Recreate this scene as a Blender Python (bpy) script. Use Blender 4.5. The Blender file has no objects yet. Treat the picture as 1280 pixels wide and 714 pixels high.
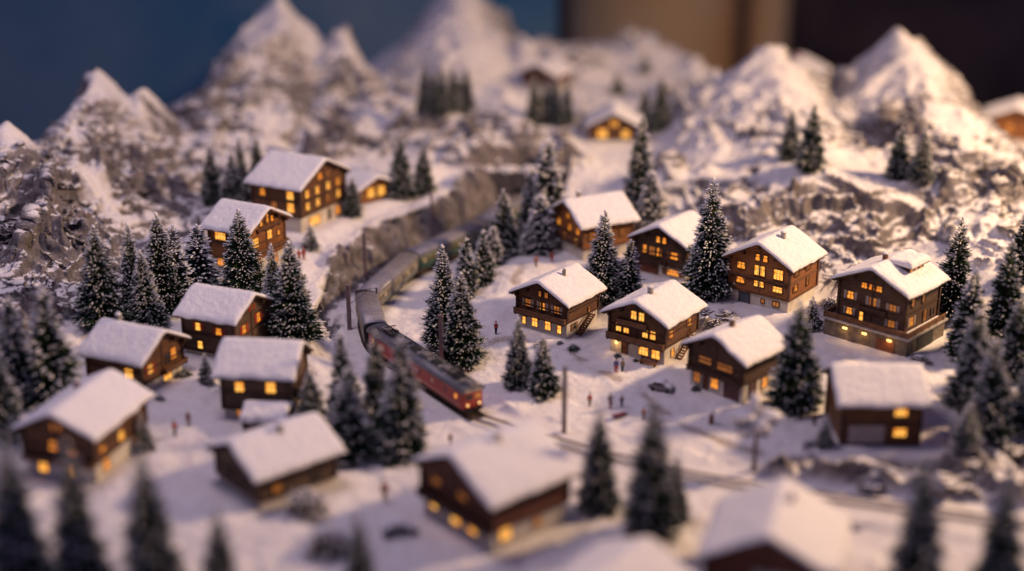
import bpy, math, random
import numpy as np
from mathutils import Vector, Matrix

random.seed(7)
scene = bpy.context.scene
COL = scene.collection
R = math.radians

# ------------------------------------------------------------------ camera
F = 1800.0                     # focal length in photo pixels (1280 wide)
CX, CY = 640.0, 357.0
PITCH = R(20.0)
CAMH = 8.0
cp, sp = math.cos(PITCH), math.sin(PITCH)
FOCUS = 20.8

def ray(px, py):
    a, b = (px - CX) / F, (CY - py) / F
    return np.array([a, cp + b * sp, -sp + b * cp])

def unproj(px, py, z):
    d = ray(px, py)
    t = (CAMH - z) / -d[2]
    return d[0] * t, d[1] * t

def unproj_Y(px, py, Y):
    d = ray(px, py)
    t = Y / d[1]
    return d[0] * t, Y, CAMH + d[2] * t

# ------------------------------------------------------------------ noise
def _hash(ix, iy, seed):
    n = (ix.astype(np.int64) * 374761393 + iy.astype(np.int64) * 668265263 + seed * 974711) & 0xffffffff
    n = ((n ^ (n >> 13)) * 1274126177) & 0xffffffff
    n = n ^ (n >> 16)
    return (n & 0xffffff) / float(0xffffff)

def vnoise(x, y, seed=0):
    ix, iy = np.floor(x), np.floor(y)
    fx, fy = x - ix, y - iy
    fx = fx * fx * fx * (fx * (fx * 6 - 15) + 10)
    fy = fy * fy * fy * (fy * (fy * 6 - 15) + 10)
    a = _hash(ix, iy, seed); b = _hash(ix + 1, iy, seed)
    c = _hash(ix, iy + 1, seed); d = _hash(ix + 1, iy + 1, seed)
    return (a + (b - a) * fx) * (1 - fy) + (c + (d - c) * fx) * fy

def fbm(x, y, oct=4, seed=0, lac=2.03, gain=.5):
    s = 0; a = 1; t = 0
    for o in range(oct):
        s = s + a * vnoise(x + 17.3 * o, y - 9.1 * o, seed + o); t += a
        a *= gain; x = x * lac; y = y * lac
    return s / t

def ridged(x, y, oct=5, seed=0, gain=.55):
    s = 0; a = 1; t = 0
    for o in range(oct):
        n = 1 - np.abs(2 * vnoise(x + 5.7 * o, y + 3.3 * o, seed + o) - 1)
        s = s + a * n * n; t += a
        a *= gain; x = x * 2.07 + .3; y = y * 2.07 - .2
    return s / t

def worley(x, y, seed=0):
    ix, iy = np.floor(x), np.floor(y)
    f1 = np.full(x.shape, 9.0); f2 = np.full(x.shape, 9.0); cid = np.zeros(x.shape)
    for dx in (-1, 0, 1):
        for dy in (-1, 0, 1):
            jx, jy = ix + dx, iy + dy
            hx, hy = _hash(jx, jy, seed), _hash(jx, jy, seed + 31)
            d = np.hypot(jx + hx - x, jy + hy - y)
            m = d < f1
            f2 = np.where(m, f1, np.minimum(f2, d))
            cid = np.where(m, hx, cid)
            f1 = np.where(m, d, f1)
    return f1, f2, cid

def sstep(a, b, x):
    t = np.clip((x - a) / (b - a), 0, 1)
    return t * t * (3 - 2 * t)

# ------------------------------------------------------------------ base height from control points (pixel x, y, height)
TRACK_PX = [(1500, 690), (1290, 660), (1100, 634), (900, 604), (760, 572), (680, 550), (612, 530), (592, 521), (530, 480), (475, 443), (461, 418),
            (459, 397), (468, 377), (488, 361), (513, 346), (556, 326), (600, 304), (650, 272), (662, 262)]
def smooth_path(pts, n=8):
    pts = [np.array(p, float) for p in pts]; out = []
    P = [2 * pts[0] - pts[1]] + pts + [2 * pts[-1] - pts[-2]]
    for i in range(1, len(P) - 2):
        for k in range(n):
            t = k / n
            out.append(.5 * ((2 * P[i]) + (-P[i-1] + P[i+1]) * t + (2*P[i-1] - 5*P[i] + 4*P[i+1] - P[i+2]) * t * t
                             + (-P[i-1] + 3*P[i] - 3*P[i+1] + P[i+2]) * t ** 3))
    out.append(P[-2]); return np.array(out)
TRACK = smooth_path([unproj(x, y, 0) for x, y in TRACK_PX])

CTRL = [(-150, 800, .1), (100, 800, .05), (300, 800, 0), (640, 800, -.05), (1000, 800, -.12), (1400, 800, -.12), (1700, 640, .2), (-300, 560, .4),
 (100, 640, .1), (300, 640, .05), (480, 640, 0), (620, 700, 0), (800, 690, -.02), (620, 570, 0), (450, 570, .04), (760, 600, 0), (900, 640, -.05), (1100, 680, -.1), (1280, 700, -.1),
 (180, 505, .25), (300, 450, .38), (315, 530, .18), (60, 570, .18), (230, 540, .15), (20, 500, .4), (240, 470, .3), (380, 540, .1), (430, 500, .06),
 (262, 335, .62), (318, 350, .62), (362, 315, .66), (290, 290, .75), (378, 290, .75), (425, 272, .8), (330, 240, .85), (480, 250, .85), (540, 230, .9), (585, 214, .9), (500, 225, .95),
 (385, 330, .6), (430, 290, .72), (500, 256, .82), (555, 236, .88), (594, 222, .9),
 (400, 355, .5), (396, 385, .4), (398, 420, .26), (410, 455, .14), (345, 400, .48), (350, 440, .35),
 (430, 440, .03), (434, 410, .03), (440, 375, .04), (452, 350, .04), (480, 326, .04), (530, 303, .04), (585, 280, .04), (610, 265, .04),
 (425, 362, .28), (440, 335, .36), (470, 305, .42),
 (20, 420, .6), (90, 425, .45), (180, 390, .6), (230, 300, .85), (245, 250, .95), (-60, 440, .8),
 (500, 400, .03), (540, 400, .05), (540, 355, .04), (600, 450, .08), (650, 500, .06), (560, 440, .06), (590, 330, .05), (640, 300, .06), (575, 385, .08), (590, 410, .12),
 (700, 338, .36), (650, 322, .34), (628, 345, .32), (608, 372, .28), (610, 395, .26), (740, 325, .42), (685, 300, .4), (655, 380, .26), (640, 420, .2), (700, 432, .18), (760, 440, .16), (830, 465, .14),
 (700, 470, .1), (780, 500, .08), (760, 540, .03), (680, 530, .02), (870, 500, .12), (880, 545, .08), (940, 510, .14), (1000, 500, .18), (1100, 560, .16), (980, 570, .1), (1240, 560, .2),
 (900, 620, -.04), (1050, 640, -.08), (1200, 650, -.1), (950, 585, .06), (1100, 592, .1), (1250, 592, .12), 
 (1100, 450, .26), (1145, 455, .26), (1040, 420, .3), (970, 400, .34), (1030, 355, .52), (1070, 340, .56), (880, 380, .4), (850, 355, .44), (800, 325, .48), (820, 300, .55), (880, 315, .55), (1200, 400, .46), (1180, 350, .6), (1250, 490, .34), (1280, 440, .45), (1260, 350, .62), (1400, 400, .7),
 (1000, 325, .58), (1100, 312, .66), (930, 300, .7), (1000, 228, 1.3), (1060, 218, 1.36), (1130, 232, 1.3), (1200, 300, .75), (1240, 260, .95), (960, 240, 1.1), (880, 240, .95),
 (780, 270, .55), (745, 262, .5), (740, 230, .68), (770, 200, .8), (720, 245, .5), (690, 262, .3), (712, 215, .85),
 (640, 205, .92), (600, 205, .95), (690, 205, .9), (640, 180, 1.0), (590, 175, 1.05), (560, 145, 1.1), (480, 200, 1.0), (700, 160, .95), (760, 176, .85), (830, 165, .85), (640, 140, 1.1),
 (800, 110, .9), (900, 120, .9), (700, 110, 1.0), (1000, 70, .7), (1280, 170, .55), (1250, 120, .5), (1400, 200, .6)]
WCTRL = [(-20, 20, 1.0), (-14, 28, .8), (-6, 34, .6), (0, 34, .6), (8, 34, .5), (16, 34, .4), (20, 24, .5), (18, 15, .3), (-18, 13, .4), (-9, 8, .1), (0, 8, 0), (9, 8, -.1), (-16, 36, .6), (3, 40, .4), (14, 40, .3)]
cx = []; cz = []
for px, py, z in CTRL:
    cx.append(unproj(px, py, z)); cz.append(z)
YMAP = lambda y: float(np.interp(y, [0, 9, 11.9, 16.8, 18.9, 20.5, 22.6, 24.3, 27, 30, 40], [0, 10, 13.2, 18.7, 21.6, 23.6, 26, 29.3, 33, 38, 52]))
for x, y, z in WCTRL:
    y = YMAP(y); x *= 1.1
    cx.append((x, y)); cz.append(z)
for p in TRACK[::6]:
    cx.append(tuple(p)); cz.append(0.0)
cx = np.array(cx); cz = np.array(cz)
n = len(cx)
K = np.hypot(cx[:, None, 0] - cx[None, :, 0], cx[:, None, 1] - cx[None, :, 1])
A = np.zeros((n + 3, n + 3)); A[:n, :n] = -K - np.eye(n) * .04
A[:n, n] = 1; A[:n, n+1:] = cx; A[n, :n] = 1; A[n+1:, :n] = cx.T
W_ = np.linalg.solve(A, np.concatenate([cz, [0, 0, 0]]))

# ------------------------------------------------------------------ grid: wedge, finer near the camera
NU, NV, Y0, Y1, WA, WB = 1050, 960, 10.2, 40.6, .43, 2.2
vv = np.linspace(0, 1, NV); uu = np.linspace(-1, 1, NU)
Yr = Y0 * (Y1 / Y0) ** vv
GX = uu[None, :] * (WA * Yr[:, None] + WB)
GY = np.repeat(Yr[:, None], NU, 1)
base = np.full(GX.shape, W_[n]) + W_[n+1] * GX + W_[n+2] * GY
for i in range(n):
    base -= W_[i] * np.sqrt((GX - cx[i, 0]) ** 2 + (GY - cx[i, 1]) ** 2 + .0004)

PEAKS = [ # px, py, Y, slope x left, slope x right, slope front, slope back, group
 (8, 148, 19.6, .9, 1.2, .62, 1.3, 0), (62, 212, 18.9, .9, .8, .55, 1.0, 0), (40, 250, 18.2, .9, .8, .7, 1.0, 0), (110, 285, 18.3, .9, .7, .7, .8, 0),
 (120, 82, 22.6, 1.5, 1.0, .36, 1.6, 0), (180, 106, 22.8, 1.1, 1.2, .42, 1.5, 0), (150, 235, 20.2, .8, .7, .5, .8, 0), (232, 205, 21.4, .8, .8, .6, .9, 0), (195, 262, 19.8, .7, .8, .6, .8, 0),
 (350, -12, 26.6, 1.0, 1.35, .38, 1.6, 1), (425, 38, 26.2, 1.0, 1.3, .45, 1.5, 1), (335, 138, 23.4, .8, .9, .8, .8, 1), (235, 135, 24.2, .9, .9, .6, 1.2, 1), (290, 95, 25.2, 1., 1., .6, 1.2, 1),
 (405, 120, 24.0, .8, .8, .7, .9, 1), (455, 150, 23.6, .8, .8, .8, .9, 1), (395, 172, 22.6, .8, .8, .9, .9, 1),
 (575, -28, 29.6, .9, 1.25, .34, 1.4, 2), (650, 58, 28.2, 1., 1.1, .45, 1.3, 2), (505, 70, 27.6, 1., 1.0, .5, 1.2, 2), (500, 175, 23.2, .7, .7, 1.0, .9, 2), (560, 172, 23.0, .7, .7, 1.1, .9, 2),
 (800, 40, 29.6, .55, .6, .34, 1.0, 3), (868, 72, 28.2, .6, .8, .5, 1.0, 3), (745, 75, 28.4, .8, .8, .6, 1.0, 3),
 (960, 52, 24.5, .74, .86, .30, 1.6, 4), (1122, 32, 24.5, 1.05, 1.05, .32, 1.6, 4), (1050, 118, 23.4, .8, .8, .45, 1., 4), (1200, 135, 22.4, 1.0, 1.5, .5, 1.3, 4), (1238, 205, 20.8, .9, 1.5, .8, 1.2, 4), (885, 150, 22.9, .75, .8, .42, .9, 4), (840, 195, 21.8, .8, .8, .6, .9, 4), (1150, 115, 23.0, 1, 1, .5, 1, 4), (930, 215, 20.9, .7, .7, .9, .8, 4), (1190, 235, 20.2, .7, .8, .8, .9, 4),
 (955, 108, 23.6, .75, .8, .7, 1, 4), (942, 158, 22.5, .75, .8, .8, 1, 4), (1005, 160, 22.2, .8, .8, .9, 1, 4), (1118, 92, 23.7, .85, .85, .7, 1, 4), (1108, 138, 22.9, .8, .8, .8, 1, 4), (1068, 172, 22.1, .8, .8, .9, 1, 4), (1175, 170, 21.9, .8, .8, .8, 1, 4), (1222, 178, 21.5, .9, 1.2, .8, 1, 4), (880, 205, 21.6, .75, .8, .8, 1, 4),
 (352, 55, 25.5, .9, 1., .7, 1, 1), (328, 100, 24.8, .8, .8, .8, 1, 1), (385, 92, 24.9, .8, .8, .8, 1, 1), (300, 155, 23.4, .8, .8, .8, 1, 1), (262, 178, 22.8, .8, .8, .9, 1, 1), (445, 95, 25.0, .8, .8, .8, 1, 1), (420, 158, 23.2, .8, .8, .9, 1, 1),
 (572, 50, 27.6, .8, .9, .7, 1, 2), (560, 98, 26.0, .8, .8, .8, 1, 2), (622, 108, 26.0, .8, .8, .8, 1, 2), (515, 118, 25.8, .8, .8, .8, 1, 2), (700, 118, 26.0, .8, .8, .9, 1, 2),
 (128, 135, 21.7, .85, .85, .7, 1, 0), (165, 168, 21.2, .8, .8, .8, 1, 0), (205, 168, 21.9, .8, .8, .8, 1, 0), (95, 190, 20.4, .8, .8, .8, 1, 0), (215, 240, 20.4, .7, .8, .8, .9, 0)]
wx = (fbm(GX * .8, GY * .8, 4, 11) - .5); wy = (fbm(GX * .8 + 40, GY * .8, 4, 12) - .5)
mm = []; tipd = np.full(GX.shape, 99.0)
grp = np.zeros(GX.shape, int); best = np.full(GX.shape, -9.0)
for px, py, Y, sl, sr, sf, sb, g in PEAKS:
    Y = YMAP(Y); sf *= .72; X, _, zp = unproj_Y(px, py, Y)
    dx = GX - X + wx * .5 * np.minimum(1, np.hypot(GX - X, GY - Y)); dy = GY - Y + wy * .9 * np.minimum(1, np.hypot(GX - X, GY - Y))
    d = np.sqrt((np.where(dx < 0, sl, sr) * dx) ** 2 + (np.where(dy < 0, sf, sb) * dy) ** 2 + .004)
    if sb >= 1.3: tipd = np.minimum(tipd, d)
    c = zp + .10 - 1.12 * (d + .02) ** .86
    mm.append(c)
    grp = np.where(c > best, g, grp); best = np.maximum(best, c)
k = 9.0
H = np.zeros(GX.shape)
for c in mm: H += np.exp(k * np.clip(c - best, -6, 0))
mt = best + np.log(H) / k * .6
def smax(a, b, k=8.0):
    m = np.maximum(a, b)
    return m + np.log(np.exp(k * (a - m)) + np.exp(k * (b - m))) / k
rel = mt - base
H = smax(base, mt, 10.0)
mtn = sstep(-.05, .35, rel)          # how much of the place is mountain
# gullies, ribs and crags running down the mountains
rib = ridged(GX * .62 + wx * 1.7, GY * .62 + wy * 1.7, 5, 21)
rib2 = ridged(GX * 1.5 + wx * 1.2, GY * 1.3 + wy * 1.2, 4, 29)
fade = np.clip(rel * 1.3, 0, 1)
tip = 1 - .85 * np.exp(-(tipd / .8) ** 2)
H += mtn * fade * tip * ((rib - .45) * .60 + (rib2 - .45) * .24)
# rocky humps around the tunnel and behind the shelf
for px, py, z, hgt, rad in [(470, 150, 1.1, .35, .7), (500, 190, 1.0, .22, .45), (540, 172, 1.0, .35, .55), (575, 190, .95, .2, .4), (610, 172, 1.0, .35, .55), (655, 186, .95, .28, .5), (695, 190, .9, .3, .5), (722, 205, .85, .18, .35),
                        (520, 120, 1.2, .35, .9), (620, 125, 1.2, .3, .8), (735, 150, 1.0, .22, .6), (430, 190, 1.0, .3, .5), (860, 120, 1.0, .4, .9), (700, 70, 1.2, .5, 1.4)]:
    x, y = unproj(px, py, z); d = np.hypot(GX - x + wx * .8, (GY - y + wy * .8) * .75)
    H += hgt * np.exp(-(d / rad) ** 2) * (.6 + .9 * rib2)

# the rock wall between the left shelf and the railway: top edge (pixel x, y, height)
WALLTOP = [(603, 214, .90), (560, 243, .80), (512, 266, .72), (466, 285, .66), (430, 311, .56), (411, 345, .44), (396, 376, .32), (388, 402, .2)]
_wt = []
for x, y, z in WALLTOP: _wt.append((*unproj(x, y, z), z))
_wt = np.array(_wt); WT = smooth_path(_wt, 6)
wd = np.full(GX.shape, 99.0); wside = np.zeros(GX.shape); wz = np.zeros(GX.shape)
for a, b in zip(WT[:-1], WT[1:]):
    ab = b[:2] - a[:2]; L_ = (ab ** 2).sum(); t = np.clip(((GX - a[0]) * ab[0] + (GY - a[1]) * ab[1]) / L_, 0, 1)
    d = np.hypot(GX - a[0] - t * ab[0], GY - a[1] - t * ab[1]); m_ = d < wd
    wd = np.where(m_, d, wd); wz = np.where(m_, a[2] + (b[2] - a[2]) * t, wz)
    wside = np.where(m_, np.sign(ab[0] * (GY - a[1]) - ab[1] * (GX - a[0])), wside)   # +1 on the railway side
_in = (GY < WT[0, 1] + .1) & (GY > WT[-1, 1] - .5)
wsd = wd * wside + (fbm(GX * 2.2, GY * 2.2, 3, 33) - .5) * .22
_end = sstep(WT[-1, 1] - .5, WT[-1, 1] + .5, GY) * _in
prof = wz * (1 - sstep(-.03, .40, wsd)) + .03
wr = _end * (wsd > -.02) * (1 - sstep(.75, 1.0, wsd))
H = np.where(wr > 0, H * (1 - wr) + prof * wr, H)
ws = _end * (wsd <= -.02) * (1 - sstep(.15, .75, -wsd))
H = H * (1 - ws) + (wz + .03) * ws
WALLROCK = _end * sstep(-.05, .03, wsd) * (1 - sstep(.42, .60, wsd)); WALLSNOW = _end * sstep(.02, .12, -wsd) * (1 - sstep(.9, 1.2, -wsd))

def seg_dist(path, X, Y):
    best = np.full(X.shape, 99.0)
    for a, b in zip(path[:-1], path[1:]):
        ab = b - a; L = (ab ** 2).sum()
        t = np.clip(((X - a[0]) * ab[0] + (Y - a[1]) * ab[1]) / L, 0, 1)
        best = np.minimum(best, np.hypot(X - a[0] - t * ab[0], Y - a[1] - t * ab[1]))
    return best
TD = seg_dist(TRACK[::3], GX, GY)
tw = 1 - sstep(.26, .55, TD)
H = H * (1 - tw) + 0.0 * tw
_x0, _y0 = unproj(602, 266, 0); _x1, _ = unproj(700, 266, 0)      # open cutting in front of the tunnel wall
_c = (1 - sstep(0, .25, np.maximum(np.abs(GX - (_x0 + _x1) / 2) - (_x1 - _x0) / 2 + .1, 0))) * sstep(_y0 - 2.0, _y0 - 1.2, GY) * (1 - sstep(_y0 - .15, _y0 + .15, GY))
H = H * (1 - _c) + np.minimum(H, .04) * _c

def gidx(X, Y):
    v = math.log(Y / Y0) / math.log(Y1 / Y0) * (NV - 1)
    u = (X / (WA * Y + WB) + 1) / 2 * (NU - 1)
    return u, v
def hz(X, Y):
    u, v = gidx(X, Y)
    u = min(max(u, 0), NU - 1.001); v = min(max(v, 0), NV - 1.001)
    i, j = int(v), int(u); a, b = v - i, u - j
    return float((H[i, j] * (1 - b) + H[i, j+1] * b) * (1 - a) + (H[i+1, j] * (1 - b) + H[i+1, j+1] * b) * a)
def at(px, py):
    d = ray(px, py)
    t = 10.6 / d[1]; step = .05
    while True:
        X, Y, Z = d[0] * t, d[1] * t, CAMH + d[2] * t
        if Y > 40 or Z <= hz(X, Y): break
        t += step
    lo, hi = t - step, t
    for _ in range(14):
        m = (lo + hi) / 2
        if CAMH + d[2] * m <= hz(d[0] * m, d[1] * m): hi = m
        else: lo = m
    return d[0] * hi, d[1] * hi, hz(d[0] * hi, d[1] * hi)
def proj(p):
    x, y, z = p[0], p[1], p[2] - CAMH
    dz = y * cp - z * sp; u = y * sp + z * cp
    return CX + F * x / dz, CY - F * u / dz
def scale_at(p):
    return F / (p[1] * cp - (p[2] - CAMH) * sp)
# ------------------------------------------------------------------ materials
MATS = {}
def nmat(name):
    m = bpy.data.materials.new(name); m.use_nodes = True
    nt = m.node_tree; b = nt.nodes['Principled BSDF']
    MATS[name] = m
    return m, nt, b, nt.nodes.new, nt.links.new
def ramp(nt, fac, stops, interp='LINEAR'):
    r = nt.nodes.new('ShaderNodeValToRGB'); r.color_ramp.interpolation = interp
    e = r.color_ramp.elements
    while len(e) < len(stops): e.new(.5)
    for i, (p, c) in enumerate(stops):
        e[i].position = p; e[i].color = tuple(c) + (1,) if len(c) == 3 else c
    nt.links.new(fac, r.inputs[0]); return r
def noise(nt, vec, scale, detail=4, rough=.55, dist=0):
    n_ = nt.nodes.new('ShaderNodeTexNoise'); n_.inputs['Scale'].default_value = scale
    n_.inputs['Detail'].default_value = detail; n_.inputs['Roughness'].default_value = rough
    n_.inputs['Distortion'].default_value = dist
    if vec is not None: nt.links.new(vec, n_.inputs['Vector'])
    return n_
def bump(nt, h, strength, dist, prev=None):
    b = nt.nodes.new('ShaderNodeBump'); b.inputs['Strength'].default_value = strength; b.inputs['Distance'].default_value = dist
    nt.links.new(h, b.inputs['Height'])
    if prev is not None: nt.links.new(prev, b.inputs['Normal'])
    return b.outputs[0]
def mixc(nt, fac, a, b, mode='MIX'):
    m = nt.nodes.new('ShaderNodeMix'); m.data_type = 'RGBA'; m.blend_type = mode
    for s, v in ((m.inputs[0], fac), (m.inputs[6], a), (m.inputs[7], b)):
        if hasattr(v, 'links'): nt.links.new(v, s)
        elif isinstance(v, (int, float)): s.default_value = v
        else: s.default_value = tuple(v) + (1,)
    return m.outputs[2]
def math_(nt, op, a, b=0.0, c=0.0, clamp=False):
    m = nt.nodes.new('ShaderNodeMath'); m.operation = op; m.use_clamp = clamp
    for s, v in zip(m.inputs, (a, b, c)):
        if hasattr(v, 'links'): nt.links.new(v, s)
        else: s.default_value = v
    return m.outputs[0]
def coord(nt, kind='Object'):
    return nt.nodes.new('ShaderNodeTexCoord').outputs[kind]

SNOW = (.82, .80, .82)
def simple(name, c1, c2, scale, rough=.7, bs=.3, bd=.004, detail=4, metal=0, spec=.3):
    m, nt, b, N, L = nmat(name)
    co = coord(nt); n_ = noise(nt, co, scale, detail)
    r = ramp(nt, n_.outputs[0], [(.3, c1), (.7, c2)])
    L(r.outputs[0], b.inputs['Base Color']); b.inputs['Roughness'].default_value = rough
    b.inputs['Metallic'].default_value = metal; b.inputs['Specular IOR Level'].default_value = spec
    if bs: L(bump(nt, n_.outputs[0], bs, bd), b.inputs['Normal'])
    return m
def snow_mat(name, tint=SNOW):
    m, nt, b, N, L = nmat(name)
    co = coord(nt)
    g = noise(nt, co, 90, 5, .7); g2 = noise(nt, co, 14, 5, .6); v = N('ShaderNodeTexVoronoi'); v.inputs['Scale'].default_value = 60
    L(co, v.inputs['Vector'])
    sp_ = noise(nt, co, 55, 2, .5)
    r = ramp(nt, g2.outputs[0], [(.3, tuple(x * .93 for x in tint)), (.65, tint)])
    dirt = ramp(nt, sp_.outputs[0], [(.22, (1, 1, 1)), (.27, (0, 0, 0))])
    c = mixc(nt, dirt.outputs[0], r.outputs[0], (.45, .38, .35))
    L(c, b.inputs['Base Color']); b.inputs['Roughness'].default_value = .85; b.inputs['Specular IOR Level'].default_value = .25
    h = math_(nt, 'ADD', g.outputs[0], math_(nt, 'MULTIPLY', v.outputs[0], .5))
    nb = bump(nt, g2.outputs[0], .55, .05)
    L(bump(nt, h, .55, .008, nb), b.inputs['Normal'])
    return m
snow_mat('roof_snow')
simple('tree_snow', (.70, .68, .70), (.84, .82, .84), 30, .9, 0)

def wood_mat(name, c1, c2, period=.042):
    m, nt, b, N, L = nmat(name)
    co = coord(nt); s = N('ShaderNodeSeparateXYZ'); L(co, s.inputs[0])
    fr = math_(nt, 'FRACT', math_(nt, 'DIVIDE', s.outputs[2], period))
    seam = ramp(nt, fr, [(0, (0, 0, 0)), (.12, (1, 1, 1)), (.88, (1, 1, 1)), (1, (0, 0, 0))])
    mp = N('ShaderNodeMapping'); mp.inputs['Scale'].default_value = (3, 3, 40); L(co, mp.inputs[0])
    gr = noise(nt, mp.outputs[0], 3, 5, .6)
    big = noise(nt, co, 5, 3)
    r = ramp(nt, math_(nt, 'MULTIPLY_ADD', gr.outputs[0], .6, math_(nt, 'MULTIPLY', big.outputs[0], .4)), [(.35, c1), (.65, c2)])
    c = mixc(nt, seam.outputs[0], mixc(nt, 1.0, r.outputs[0], (.35, .3, .3), 'MULTIPLY'), r.outputs[0])
    L(c, b.inputs['Base Color']); b.inputs['Roughness'].default_value = .6; b.inputs['Specular IOR Level'].default_value = .35
    L(bump(nt, math_(nt, 'MULTIPLY_ADD', gr.outputs[0], .25, seam.outputs[0]), .7, .008), b.inputs['Normal'])
    return m
wood_mat('wood_dark', (.070, .028, .012), (.20, .088, .038))
wood_mat('wood_deep', (.042, .020, .012), (.11, .055, .032))
wood_mat('wood_brown', (.19, .068, .020), (.38, .15, .048))
wood_mat('wood_grey', (.07, .042, .026), (.16, .10, .062))
wood_mat('wood_red', (.08, .022, .012), (.17, .052, .028))
simple('trim_dark', (.03, .015, .01), (.085, .04, .025), 12, .6, .3, .004)
simple('trim_brown', (.10, .045, .022), (.20, .095, .05), 12, .6, .3, .004)
simple('frame_pale', (.30, .22, .15), (.45, .34, .24), 12, .6, .2, .002)
simple('frame_dark', (.05, .03, .02), (.10, .055, .035), 12, .6, .2, .002)
simple('shutter_grey', (.28, .22, .2), (.42, .34, .3), 20, .7, .2, .002)
simple('shutter_red', (.35, .03, .02), (.5, .06, .04), 20, .6, .2, .002)
simple('shutter_brown', (.16, .06, .03), (.26, .11, .05), 20, .6, .2, .002)
simple('plaster', (.46, .41, .35), (.66, .60, .52), 7, .9, .4, .006, 6)
simple('plaster_grey', (.28, .26, .25), (.44, .41, .39), 8, .9, .4, .006, 6)
simple('stone_grey', (.16, .14, .13), (.38, .35, .33), 18, .9, .8, .012, 6)
simple('stone_shaded', (.09, .07, .055), (.20, .16, .125), 14, .9, .8, .012, 6)  # stone colour darkened to carry the shadow on the terrace wall
simple('door_brown', (.12, .04, .02), (.2, .07, .035), 14, .6, .2, .002)
simple('garage_pale', (.36, .31, .30), (.46, .40, .38), 10, .7, .1, .002)
simple('garage_dark', (.06, .07, .09), (.09, .10, .12), 10, .6, .1, .002)
simple('door_plum', (.10, .05, .05), (.15, .075, .07), 14, .7, .1, .002)
simple('metal_grey', (.16, .15, .16), (.24, .22, .23), 20, .45, .1, .001, 3, .3, .4)
simple('black', (.012, .012, .013), (.03, .03, .03), 20, .6, .1, .002)
simple('pole_mauve', (.13, .09, .10), (.22, .16, .17), 20, .6, .1, .002)

def pane_mat(name, ca, cb, strength):
    m, nt, b, N, L = nmat(name)
    co = coord(nt); n_ = noise(nt, co, 16, 3, .6)
    r = ramp(nt, n_.outputs[0], [(.3, ca), (.62, cb)])
    b.inputs['Base Color'].default_value = (.05, .03, .02, 1); b.inputs['Roughness'].default_value = .25
    L(r.outputs[0], b.inputs['Emission Color']); b.inputs['Emission Strength'].default_value = strength
    return m
pane_mat('pane_bright', (1, .30, .02), (1, .52, .10), 1.3)
pane_mat('pane_mid', (.95, .22, .015), (1, .36, .04), 1.0)
pane_mat('pane_dim', (.5, .11, .01), (.85, .28, .05), .45)
m, nt, b, N, L = nmat('pane_dark'); b.inputs['Base Color'].default_value = (.03, .028, .03, 1); b.inputs['Roughness'].default_value = .15
pane_mat('lamp_glow', (1, .5, .12), (1, .6, .2), 2.5)
pane_mat('headlight_glow', (1, .5, .15), (1, .62, .25), 1.6)
PANES = {3: 'pane_bright', 2: 'pane_mid', 1: 'pane_dim', 0: 'pane_dark'}

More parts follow.
